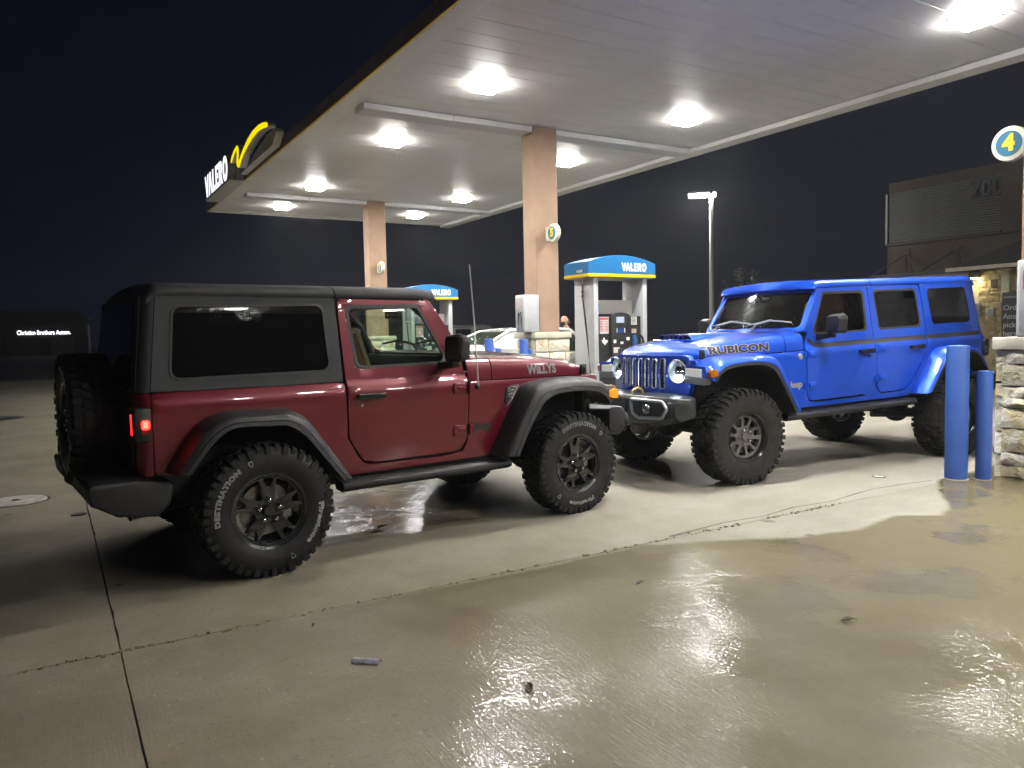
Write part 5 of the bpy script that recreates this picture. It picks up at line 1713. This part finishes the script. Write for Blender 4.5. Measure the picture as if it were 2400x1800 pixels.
# aerial on the right-hand cowl
bm = lathe(bmesh.new(), [(0, .026), (.008, .024), (.014, .014), (.03, .009), (.03, 0)], 16, "y")
bmesh.ops.transform(bm, matrix=Matrix.Translation((1.605, -.765, 1.045)) @ Matrix.Rotation(PI, 4, "Z"), verts=bm.verts[:])
ab = obj("aerial_base", fix(bm), M_TRIM, red_o)
bm = bmesh.new(); tube(bm, [(1.605, -.79, 1.045), (1.598, -.795, 1.12), (1.578, -.795, 1.5), (1.548, -.795, 1.925)], .004, 6, [.007, .006, .0055, .0045]); sphere(bm, Vector((1.548, -.795, 1.925)), .006, 8, 6)
obj("aerial", bm, mat("pale_aerial", (.60, .60, .58), .45), red_o)
BW = blue["wb"]
for s in (1, -1):
    decal(blue_o, blue, s, "RUBICON", .094, BW - .150, 1.146, M_DECAL_DARK, bold=.006, sx=1.62, spacing=1.02, name="hood_lettering")
    decal(blue_o, blue, s, "RUBICON", .094, BW - .150, 1.146, M_BRONZE, outline=.0022, bold=.006, sx=1.62, spacing=1.02, name="lettering_outline", off=.0055)
    decal(blue_o, blue, s, "Jeep", .085, BW - .79, .760, M_BRONZE, bold=.005, sx=1.05, hood=False, off=.004, name="maker_badge")
    F = blue["_fn"]
    bm = lathe(bmesh.new(), [(0, .030), (.006, .029), (.009, .024), (.006, .022), (.006, 0)], 20, "y")
    yb = F["YS"](1.03, BW - .84)
    bmesh.ops.transform(bm, matrix=Matrix.Translation((BW - .845, s * yb, 1.03)) @ (Matrix.Identity(4) if s > 0 else Matrix.Rotation(PI, 4, "Z")), verts=bm.verts[:])
    obj("trail_badge", fix(bm), M_SILVER_PLASTIC, blue_o, F["BM"])
    # dark belt stripe with its hooked front end
    us = [BW - 1.05, BW - 1.10, BW - 1.18, BW - 1.30]
    segs = [(BW - 1.90, BW - 1.16), (.31, BW - 1.918), (-.59, .285)]
    for a, b_ in segs:
        f = lambda u, v: Vector((u, s * (F["YS"](v, u) + .0022), v)); fb = lambda u, v: Vector((u, s * (F["YS"](v, u) - .001), v))
        bm = fix(plate([(a, 1.105), (b_, 1.105), (b_, 1.150), (a, 1.150)], [], f, fb, rng(a, b_, .15)[1:-1], [1.135]))
        obj("belt_stripe", bm, M_DECAL_DARK, blue_o, F["BM"])
    hook = rpoly([(BW - 1.163, 1.105), (BW - 1.163, 1.150), (BW - 1.06, 1.155), (BW - .985, 1.21), (BW - .965, 1.205), (BW - .985, 1.165), (BW - 1.05, 1.112)], .02, 3)
    bm = fix(plate(hook, [], f, fb, [], [1.135])); obj("belt_stripe", bm, M_DECAL_DARK, blue_o, F["BM"])

# ================================================================== white car at the far side of island 5
M_WHITE_PAINT = mat("white_gloss_paint", (.78, .78, .76), .25, coat=1.0)
def white_car():
    t_ = thing("white_sedan", "white sedan fuelling beyond column 5, red tail lamp towards the bollards", "car", (7.12, 14.55, 0))
    Lc = 4.75
    # stations: x, half width, z low, z shoulder, z top of lower body
    st = [(0, .62, .42, .95, 1.10), (.05, .74, .30, 1.05, 1.17), (.25, .86, .26, 1.06, 1.215), (.60, .90, .24, 1.05, 1.225), (1.4, .92, .22, 1.02, 1.12), (2.4, .92, .22, .98, 1.06), (3.3, .91, .22, .95, 1.02), (3.9, .88, .24, .88, .96), (4.4, .80, .28, .76, .84), (4.7, .62, .36, .62, .70)]
    rows = []
    for x_, w, zl, zs, zt in st:
        half = [(w * .86, zl), (w * .97, zl + .12), (w, (zl + zs) / 2), (w * .985, zs - .04), (w * .955, zs + .03), (w * .88, zt - .02), (w * .6, zt), (0, zt + .01)]
        rows.append([(x_, y, z) for y, z in half] + [(x_, -y, z) for y, z in reversed(half[:-1])])
    bm = loft(bmesh.new(), rows)
    for r in (rows[0], rows[-1]): bm.faces.new([bm.verts.new(p) for p in r])
    bmesh.ops.remove_doubles(bm, verts=bm.verts[:], dist=1e-4)
    obj("body", fix(bm), M_WHITE_PAINT, t_)
    # roof skin
    rf = [(1.15, 1.505), (1.35, 1.545), (1.7, 1.57), (2.1, 1.575), (2.5, 1.55), (2.75, 1.51)]
    rows = [[(x_, y, z - .035 * (abs(y) / .6) ** 2.5) for y in (-.64, -.60, -.4, 0, .4, .60, .64)] for x_, z in rf]
    bm = loft(bmesh.new(), rows)
    r = bmesh.ops.extrude_face_region(bm, geom=bm.faces[:])
    for v in r["geom"]:
        if isinstance(v, bmesh.types.BMVert): v.co.z -= .03
    obj("roof", fix(bm), M_WHITE_PAINT, t_)
    # rear glass, windscreen, side glass
    def quad(nm, pts, m, th=.01):
        bm = bmesh.new(); vs = [bm.verts.new(p) for p in pts]; bm.faces.new(vs)
        r = bmesh.ops.solidify(bm, geom=bm.faces[:], thickness=th); obj(nm, fix(bm), m, t_)
    M_CG = glass("car_glass", (.42, .52, .44), drops=.2, opaque=.12)
    quad("rear_window", [(.50, -.78, 1.20), (.50, .78, 1.20), (1.17, .60, 1.50), (1.17, -.60, 1.50)], M_CG)
    quad("windscreen", [(3.35, -.76, 1.02), (2.74, -.60, 1.50), (2.74, .60, 1.50), (3.35, .76, 1.02)], M_CG)
    for s in (1, -1):
        quad("side_window", [(1.78, s * .86, 1.09), (1.74, s * .672, 1.50), (2.05, s * .665, 1.525), (2.05, s * .87, 1.06)], M_CG)
        quad("side_window", [(2.11, s * .87, 1.06), (2.11, s * .665, 1.523), (2.68, s * .65, 1.485), (3.2, s * .85, 1.02)], M_CG)
        bm = bmesh.new()
        for P in ([(.46, s * .84, 1.19), (1.16, s * .645, 1.49), (2.0, s * .662, 1.542), (2.72, s * .645, 1.495), (3.36, s * .83, 1.02)], [(2.08, s * .875, 1.06), (2.08, s * .67, 1.53)]):
            tube(bm, P, .035, 6)
        # solid quarter pillar
        vs = [bm.verts.new(p) for p in ((.44, s * .83, 1.19), (1.0, s * .87, 1.11), (1.78, s * .875, 1.06), (1.74, s * .675, 1.53), (1.14, s * .62, 1.50))]; bm.faces.new(vs)
        obj("pillar", bm, M_WHITE_PAINT, t_)
        bm = bmesh.new(); box(bm, .0, .17, min(s * .48, s * .81), max(s * .48, s * .81), .93, 1.10, .03, 2); obj("tail_lamp", bm, mat("car_tail_lamp", (.5, .02, .02), .2, coat=.8, emit=(1, .03, .02), estr=.35), t_)
        bm = bmesh.new(); box(bm, 4.35, 4.62, min(s * .5, s * .74), max(s * .5, s * .74), .62, .74, .03, 2); obj("headlamp", bm, M_DRL, t_)
        bm = bmesh.new()
        for a in (1.0, 2.09, 3.25):
            box(bm, a, a + .008, min(s * .90, s * .925), max(s * .90, s * .925), .35, 1.0)
        obj("door_gap", bm, M_DARK, t_)
        bm = bmesh.new()
        for a in (1.35, 2.45):
            box(bm, a, a + .2, min(s * .92, s * .945), max(s * .92, s * .945), .86, .885, .008)
        obj("door_handle", bm, M_WHITE_PAINT, t_)
        for ax in (.95, 3.75):
            w = node_empty("wheel", t_, Matrix.Translation((ax, s * .83, .33)))
            obj("tyre", fix(lathe(bmesh.new(), [(-.1, .21), (-.11, .28), (-.09, .325), (.09, .325), (.11, .28), (.1, .21)], 32, "y")), M_RUBBER, w)
            bm = lathe(bmesh.new(), [(-.09, .2), (.09, .215), (.10, .2), (.07, .05), (.075, 0)], 32, "y")
            bm2 = fix(bm); o = obj("rim", bm2, M_RIM_GREY, w)
            if s < 0: o.rotation_euler = (0, 0, PI)
    obj("number_plate", B(-.012, .0, -.26, .26, .72, .84, .004), M_STICK_W, t_)
white_car()

# ================================================================== the man beyond the white car
M_SKIN = mat("skin", (.48, .27, .19), .55, vary=.08, vscale=14)
M_JACKET = mat("black_jacket", (.018, .019, .022), .75, bump=.3, bscale=60)
M_MASK = mat("black_mask", (.012, .012, .013), .7)
M_TROUSER = mat("dark_trousers", (.025, .027, .035), .8, bump=.3, bscale=80)
def skin_mesh(verts, edges, radii, root, sub=1):
    me = bpy.data.meshes.new("sk"); me.from_pydata(verts, edges, [])
    o = bpy.data.objects.new("sk", me); COL.objects.link(o)
    o.modifiers.new("s", "SKIN"); sm = o.modifiers.new("u", "SUBSURF"); sm.levels = sub
    for i, r in enumerate(radii):
        v = me.skin_vertices[0].data[i]; v.radius = (r, r) if not isinstance(r, tuple) else r; v.use_root = (i == root)
    bpy.context.view_layer.update()
    dg = bpy.context.evaluated_depsgraph_get()
    m2 = bpy.data.meshes.new_from_object(o.evaluated_get(dg))
    bpy.data.objects.remove(o); bpy.data.meshes.remove(me)
    bm = bmesh.new(); bm.from_mesh(m2); bpy.data.meshes.remove(m2)
    return bm
def person():
    # faces -x, head bent forward a little
    t_ = thing("person", "balding man in a black jacket and dark mask standing behind the white sedan", "person", (11.35, 16.1, 0))
    V = []; E = []; Rr = []
    def add(p, r, par=None):
        V.append(p); Rr.append(r)
        if par is not None: E.append((par, len(V) - 1))
        return len(V) - 1
    pel = add((0, 0, .98), (.15, .12)); ch = add((-.01, 0, 1.25), (.16, .125), pel); sh = add((-.01, 0, 1.45), (.13, .10), ch)
    nk = add((-.03, 0, 1.56), .062, sh); add((-.07, 0, 1.64), .06, nk)
    arms = []
    for s in (1, -1):
        a = add((-.01, s * .19, 1.46), .07, sh); e = add((-.05, s * .27, 1.18), .052, a); w = add((-.27, s * .22, 1.06), .038, e)
        hnd = add((-.34, s * .21, 1.05), .035, w)
        for q, (dy, L_) in enumerate(((-.03, .07), (-.01, .085), (.01, .08), (.03, .065))):
            k = add((-.34 - L_ * .6, s * .21 + dy, 1.045), .0095, hnd); add((-.34 - L_, s * .21 + dy, 1.015), .008, k)
        add((-.36, s * (.21 - .05), 1.055), .010, hnd)
        h_ = add((0, s * .10, .92), .10, pel); kn = add((-.02, s * .11, .50), .066, h_); an = add((.02, s * .11, .09), .042, kn); add((-.13, s * .12, .04), .038, an)
    body = skin_mesh(V, E, Rr, pel)
    # head with a face, on the same mesh
    hd = bmesh.new()
    bmesh.ops.create_uvsphere(hd, u_segments=24, v_segments=18, radius=1)
    for v in hd.verts:
        x_, y_, z_ = v.co
        p = Vector((x_ * .105, y_ * .08, z_ * .128))
        if z_ < 0: p.x -= .012 * (-z_); p.y *= 1 - .28 * (-z_) ** 1.5
        if x_ < -.5 and abs(y_) < .22 and -.35 < z_ < .1: p.x -= .022 * (1 - abs(y_) / .22) * (1 - abs(z_ + .15) / .25 if abs(z_ + .15) < .25 else 0)
        if x_ < -.4 and .02 < z_ < .3 and .18 < abs(y_) < .55: p.x += .010
        v.co = p
    for s in (1, -1):
        sphere(hd, Vector((.01, s * .08, -.005)), .03, 10, 8, (.6, .3, 1))
        sphere(hd, Vector((-.088, s * .03, .018)), .012, 8, 6)
    bmesh.ops.transform(hd, matrix=Matrix.Translation((-.09, 0, 1.735)) @ Matrix.Rotation(-.35, 4, "Y"), verts=hd.verts[:])
    mm = bpy.data.meshes.new("t"); hd.to_mesh(mm); hd.free(); body.from_mesh(mm); bpy.data.meshes.remove(mm)
    bo = obj("body", fix(body), M_SKIN, t_, None, 80)
    jk = skin_mesh([(0, 0, .92), (-.01, 0, 1.25), (-.01, 0, 1.46), (-.025, 0, 1.55), (-.01, .20, 1.46), (-.05, .28, 1.18), (-.26, .22, 1.065), (-.01, -.20, 1.46), (-.05, -.28, 1.18), (-.26, -.22, 1.065)],
                   [(0, 1), (1, 2), (2, 3), (2, 4), (4, 5), (5, 6), (2, 7), (7, 8), (8, 9)], [(.19, .15), (.19, .15), (.16, .12), .08, .09, .072, .055, .09, .072, .055], 0)
    obj("jacket", fix(jk), M_JACKET, t_, None, 80)
    tr = skin_mesh([(0, 0, .98), (0, .10, .90), (-.02, .11, .50), (.02, .11, .10), (0, -.10, .90), (-.02, -.11, .50), (.02, -.11, .10)], [(0, 1), (1, 2), (2, 3), (0, 4), (4, 5), (5, 6)], [(.17, .14), .12, .085, .07, .12, .085, .07], 0)
    obj("trousers", fix(tr), M_TROUSER, t_, None, 80)
    bm = bmesh.new(); sphere(bm, Vector((0, 0, 0)), 1, 16, 10)
    bmesh.ops.delete(bm, geom=[v for v in bm.verts if v.co.x > .1], context="VERTS")
    bmesh.ops.transform(bm, matrix=Matrix.Translation((-.135, 0, 1.675)) @ Matrix.Rotation(-.35, 4, "Y") @ Matrix.Diagonal((.075, .078, .062, 1)), verts=bm.verts[:])
    obj("face_mask", fix(bm), M_MASK, t_)
    bm = bmesh.new()
    for s in (1, -1): sphere(bm, Vector((-.02, s * .074, 1.70)), .04, 10, 8, (.9, .35, 1.0))
    obj("hair", bm, mat("grey_hair", (.12, .10, .085), .8, bump=.5, bscale=200), t_)
    bm = bmesh.new()
    for s in (1, -1):
        box(bm, -.14, .14, s * .12 - .05, s * .12 + .05, 0, .07, .03, 2)
    obj("shoes", bm, M_MASK, t_)
person()

# ================================================================== lamp post
M_POLE = mat("galvanised_pole", (.58, .58, .56), .45, metal=.3)
M_POSTLENS = emitter("lamp_post_lens", (1.0, .98, .92), 800.0)
t_ = thing("street_lamp", "tall parking lot lamp glowing above the blue off-roader's hood", "street lamp", (23.58, 23.09, 0), math.radians(45))
obj("pole", tube(bmesh.new(), [(0, 0, 0), (0, 0, 6.9)], .09, 12, [.11, .075]), M_POLE, t_)
obj("pole_base", B(-.25, .25, -.25, .25, 0, .7, .03), M_MORTAR, t_)
bm = bmesh.new(); cyl(bm, (0, -.12, 6.95), (0, .12, 6.95), .05, None, 8); cyl(bm, (0, 0, 6.85), (0, 0, 7.0), .07, None, 10); obj("bracket", bm, M_POLE, t_)
for k, (a, b_) in enumerate(((.08, .92), (-.20, -.06))):
    hd = obj("lamp_head", B(-.16, .16, a, b_, 7.02, 7.10, .02, 2), M_POLE, t_)
    obj("lens", B(-.13, .13, a + .03, b_ - .03, 6.89, 7.018, .03), M_POSTLENS, hd)
t_ = thing("light_pole", "thin dark pole far off at the left, beside the maroon off-roader's spare wheel", "pole", (2.30, 59.95, 0))
obj("pole", tube(bmesh.new(), [(0, 0, 0), (0, 0, 2.6)], .07, 8), M_POLE, t_)
obj("pole_cap", fix(lathe(bmesh.new(), [(2.6, .09), (2.64, .09), (2.68, 0)], 10, "z")), M_POLE, t_)

# ================================================================== young tree
M_BARK = mat("bark", (.09, .07, .05), .85, bump=.5, bscale=40, vary=.3, vscale=12)
def leaf_mat(name, c):
    return mat(name, c, .55, vary=.45, vscale=3.0)
M_LEAVES = leaf_mat("young_tree_leaves", (.12, .13, .075))
def tree(x_, y_, h_, lab, seed, spread=.95, nb=16, lv=70, base=.35):
    r = random.Random(seed)
    t_ = thing("young_tree", lab, "tree", (x_, y_, 0))
    bm = bmesh.new()
    tube(bm, [(0, 0, 0), (.02, .01, h_ * .25), (-.01, .03, h_ * .5), (.02, 0, h_ * .8), (0, 0, h_ * .97)], .05, 8, [.06, .05, .04, .02, .008])
    tips = []
    for i in range(nb):
        a = r.uniform(0, 2 * PI); z0 = h_ * r.uniform(base, .8); L_ = spread * r.uniform(.55, 1.1) * (1.15 - z0 / h_ * .55)
        p = Vector((0, 0, z0)); d = Vector((math.cos(a), math.sin(a), r.uniform(.5, 1.2))).normalized()
        pts = [p]
        for k in range(5):
            d = (d + Vector((r.uniform(-.25, .25), r.uniform(-.25, .25), r.uniform(0, .25)))).normalized()
            pts.append(pts[-1] + d * L_ / 5)
        tube(bm, pts, .01, 5, [.018, .014, .011, .008, .006, .003])
        tips.append(pts)
        for q in range(3):
            k = r.randint(2, 4); d2 = (d + Vector((r.uniform(-.9, .9), r.uniform(-.9, .9), r.uniform(-.2, .8)))).normalized()
            sub = [pts[k], pts[k] + d2 * .2, pts[k] + d2 * .38 + Vector((0, 0, .05))]
            tube(bm, sub, .006, 4, [.007, .005, .002]); tips.append(sub)
    obj("trunk", bm, M_BARK, t_)
    bm = bmesh.new()
    for pts in tips:
        for k in range(lv // 4):
            i = r.randint(1, len(pts) - 1)
            p = pts[i - 1].lerp(pts[i], r.random()) + Vector((r.gauss(0, .05), r.gauss(0, .05), r.gauss(0, .05)))
            s = r.uniform(.022, .05)
            M = Matrix.Translation(p) @ Matrix.Rotation(r.uniform(0, 6.3), 4, "Z") @ Matrix.Rotation(r.uniform(-1.2, 1.2), 4, "X")
            vs = [bm.verts.new(M @ Vector(q)) for q in ((-s, 0, 0), (0, s * .55, s * .15), (s, 0, 0), (0, -s * .55, s * .15))]
            bm.faces.new((vs[0], vs[3], vs[1])); bm.faces.new((vs[3], vs[2], vs[1]))
    obj("crown", bm, M_LEAVES, t_, None, 20)
tree(19.24, 17.49, 3.55, "sparse young tree peeping over the blue off-roader's windshield", 11)

# ================================================================== shop building with house number 700
M_CORR = mat("grey_ribbed_metal", (.095, .095, .093), .55, vary=.12, vscale=.7)
M_TANWALL = mat("tan_wall", (.075, .054, .04), .85, vary=.12, vscale=.8, bump=.3, bscale=30)
M_AWN = mat("awning_dark", (.06, .055, .05), .7)
t_ = thing("shop_building", "tall dim shop with ribbed metal front and the number 700", "building", (30, 15, 0))
YA, YB = 19.47 - 15, -14.0
obj("wall", B(0, 12, YB, YA, 0, 4.70, .01), M_TANWALL, t_)
obj("upper_wall", B(.06, 12, 0.0 - .6, YA, 4.72, 7.3), M_TANWALL, t_)
obj("right_tower", B(-.10, 12, YB, -.02, 4.72, 7.6), M_TANWALL, t_)
me = None; k = 0
z_ = 4.86
while z_ < 6.80:
    if me is None:
        me = finish(fix(prism_solid(bmesh.new(), [(0, .0), (-.03, .02), (-.03, .06), (0, .085)], .02, YA - .02, "y"))); me.materials.append(M_CORR)
    o = obj("metal_rib", me, None, t_); o.location = (.055, 0, z_); z_ += .092
obj("frame_edge", B(-.05, .055, YA - .02, YA + .08, 4.80, 6.86, .01), mat("pale_trim", (.22, .22, .21), .5), t_)
obj("ledge", B(-.08, .055, .02, YA + .05, 4.73, 4.83, .01), M_AWN, t_)
bm = text_bm("700", .85, lambda x_, y_, z_: Vector((-.04 - max(0, z_), .55 - x_, 6.42 + y_)), depth=.03, bold=.03, sx=.95)
obj("house_number", fix(bm), mat("number_dark", (.02, .02, .02), .5), t_)
for yk in (3.6, 1.6, -.5, -2.6):
    bm = bmesh.new()
    cyl(bm, (0, yk, 4.35), (-1.1, yk + .9, 3.45), .03, None, 6); cyl(bm, (0, yk, 4.35), (-1.1, yk - .9, 3.45), .03, None, 6); box(bm, -.06, .0, yk - .12, yk + .12, 4.28, 4.42, .01)
    obj("awning_tie", bm, M_AWN, t_)
obj("awning", B(-1.3, -.002, -4, YA, 3.33, 3.47, .02), M_AWN, t_)
for q in range(4):
    a = 3.6 - q * 3.0
    obj("shop_window", B(-.03, -.002, a - 2.2, a, .5, 2.9, .01), M_GLASS_TINT, t_)

# ================================================================== store beside the forecourt
M_STONE_B = stone_mat("store_limestone", (.50, .44, .27), (.42, .36, .20), (.34, .25, .12))
M_CREAM = mat("cream_wall", (.60, .53, .36), .85, vary=.08, vscale=2, bump=.3, bscale=40)
M_ROOF = mat("dark_shingle", (.03, .028, .026), .85, bump=.5, bscale=25)
SX = 22.0; SC = 22.0 / 20.0
st_ = thing("corner_store", "store with cream stone corner, lit by a wall lamp, behind the blue off-roader", "building", (SX, 11.6, 0))
zt = 1.424 + (2.78 - 1.424) * SC
obj("stone_core", B(.06, 8, -12, 0, 0, zt), M_MORTAR, st_)
r_ = random.Random(21)
stone_wall(st_, 2.6, zt - .02, Matrix.Translation((0, -.02, 0)) @ Matrix.Rotation(-PI / 2, 4, "Z"), r_, (.14, .24), (.16, .34), M_STONE_B)
obj("cream_wall", B(.15, 8, .01, 3.2, 0, 1.424 + (2.57 - 1.424) * SC), M_CREAM, st_)
obj("side_soffit", B(-.6, 8, -.05, 3.3, 1.424 + (2.58 - 1.424) * SC, 1.424 + (2.72 - 1.424) * SC, .01), mat("soffit_tan", (.32, .27, .20), .7), st_)
obj("white_pilaster", B(-.10, .02, -.86, -.66, 2.2, zt - .02, .01), M_CAP, st_)
obj("pilaster_cap", B(-.14, .02, -.95, -.56, zt - .10, zt - .018, .01), M_CAP, st_)
obj("dark_vent", B(-.05, .0, -.52, -.36, 2.42, 2.63, .01), mat("brown_vent", (.10, .05, .035), .7), st_)
bm = bmesh.new()
prism_solid(bm, [(-.9, zt + .02), (9, zt + .02), (4.2, zt + 2.0)], -12.5, .35, "y", .0, [(-.9, zt + .02), (9, zt + .02), (4.2, zt + 2.0)])
for v in bm.verts:
    if v.co.z > zt + 1 and v.co.y > 0: v.co.y -= 2.2
obj("roof", fix(bm), M_ROOF, st_)
obj("eave_board", B(-.96, -.90, -12.5, .36, zt - .05, zt + .05, .008), M_CAP, st_)
bm = bmesh.new()
box(bm, -.30, -.05, -.06, .06, zt - .22, zt - .14, .02, 2); cyl(bm, (-.05, 0, zt - .18), (.06, 0, zt - .1), .03, None, 8)
wl = obj("wall_lamp", bm, M_POLE, st_)
obj("lamp_lens", B(-.28, -.07, -.045, .045, zt - .235, zt - .223, .004), emitter("wall_lamp_lens", (1.0, .86, .52), 110.0), wl)
obj("meter_box", B(-.16, .0, -.12, .12, 1.62, 2.02, .02), M_CAB_D, st_)
obj("wall_box", B(-.10, .0, -.48, -.32, 1.62, 1.85, .01), M_CAB_D, st_)
# pick-up locker sign
pk = thing("pickup_locker", "black locker panel by the stone wall reading Order and pick up here", "locker", (21.6, 10.76, 0))
obj("panel", B(-.02, .30, -2.2, .0, .1, 2.26, .012), mat("locker_black", (.022, .024, .028), .4), pk)
M_LTXT = mat("locker_text", (.40, .41, .42), .5)
for i, line in enumerate(("Order", "Amazon", "pick up", "here")):
    bm = text_bm(line, .195, lambda x_, y_, z_, i=i: Vector((-.022 - max(0, z_), -.04 - x_, 1.84 - i * .225 + y_)), depth=.002, bold=.003, align="LEFT")
    obj("lettering", fix(bm), M_LTXT, pk)
obj("header_bar", B(-.026, -.019, -.36, -.04, 2.10, 2.14, .002), M_DECAL_GREY, pk)

# ================================================================== far left: lit shop name across the road
fs = thing("far_shop", "dark shop far off at the left under its small lit name", "building", (-.6, 110, 0))
M_FARWALL = mat("far_wall", (.035, .03, .025), .9)
obj("wall", B(-7.5, 4.5, .05, 9, 0, 4.2, .02), M_FARWALL, fs)
bm = bmesh.new(); prism_solid(bm, [(-8, 4.2), (5, 4.2), (3.5, 5.4), (-6.5, 5.4)], -.6, 9.5, "y"); obj("roof", bm, M_ROOF, fs)
for a in (-7.0, -3.2, .6):
    obj("bay_door", B(a, a + 2.6, -.02, .045, 0, 2.4, .02), M_AWN, fs)
bm = text_bm("Christian Brothers Autom.", .72, lambda x_, y_, z_: Vector((x_ * 1.0 + .05, -.06 - max(0, z_), 2.80 + y_)), depth=.03, bold=.012, sx=1.0)
xs_ = [v.co.x for v in bm.verts]; k_ = 5.6 / (max(xs_) - min(xs_)); c_ = (max(xs_) + min(xs_)) / 2
for v in bm.verts: v.co.x = (v.co.x - c_) * k_ + .03
obj("lit_name", fix(bm), emitter("far_sign_lit", (.9, .92, 1.0), 2.4), fs)

# ================================================================== drizzle haze in the air
bm = bmesh.new(); box(bm, -45, 55, -16, 122, -1.4, 9.0)
hz_ = bpy.data.objects.new("haze", finish(bm)); COL.objects.link(hz_); hz_["kind"] = "stuff"; hz_["label"] = "thin drizzle haze in the night air"
mh = bpy.data.materials.new("drizzle_haze"); mh.use_nodes = True
th = NT(mh); th.n.remove(th.n["Principled BSDF"])
pv = th.node("ShaderNodeVolumePrincipled")
pv.inputs["Color"].default_value = (.93, .95, 1.0, 1); pv.inputs["Density"].default_value = HAZE; pv.inputs["Anisotropy"].default_value = .25
th.l.new(pv.outputs[0], th.n["Material Output"].inputs["Volume"])
hz_.data.materials.append(mh)
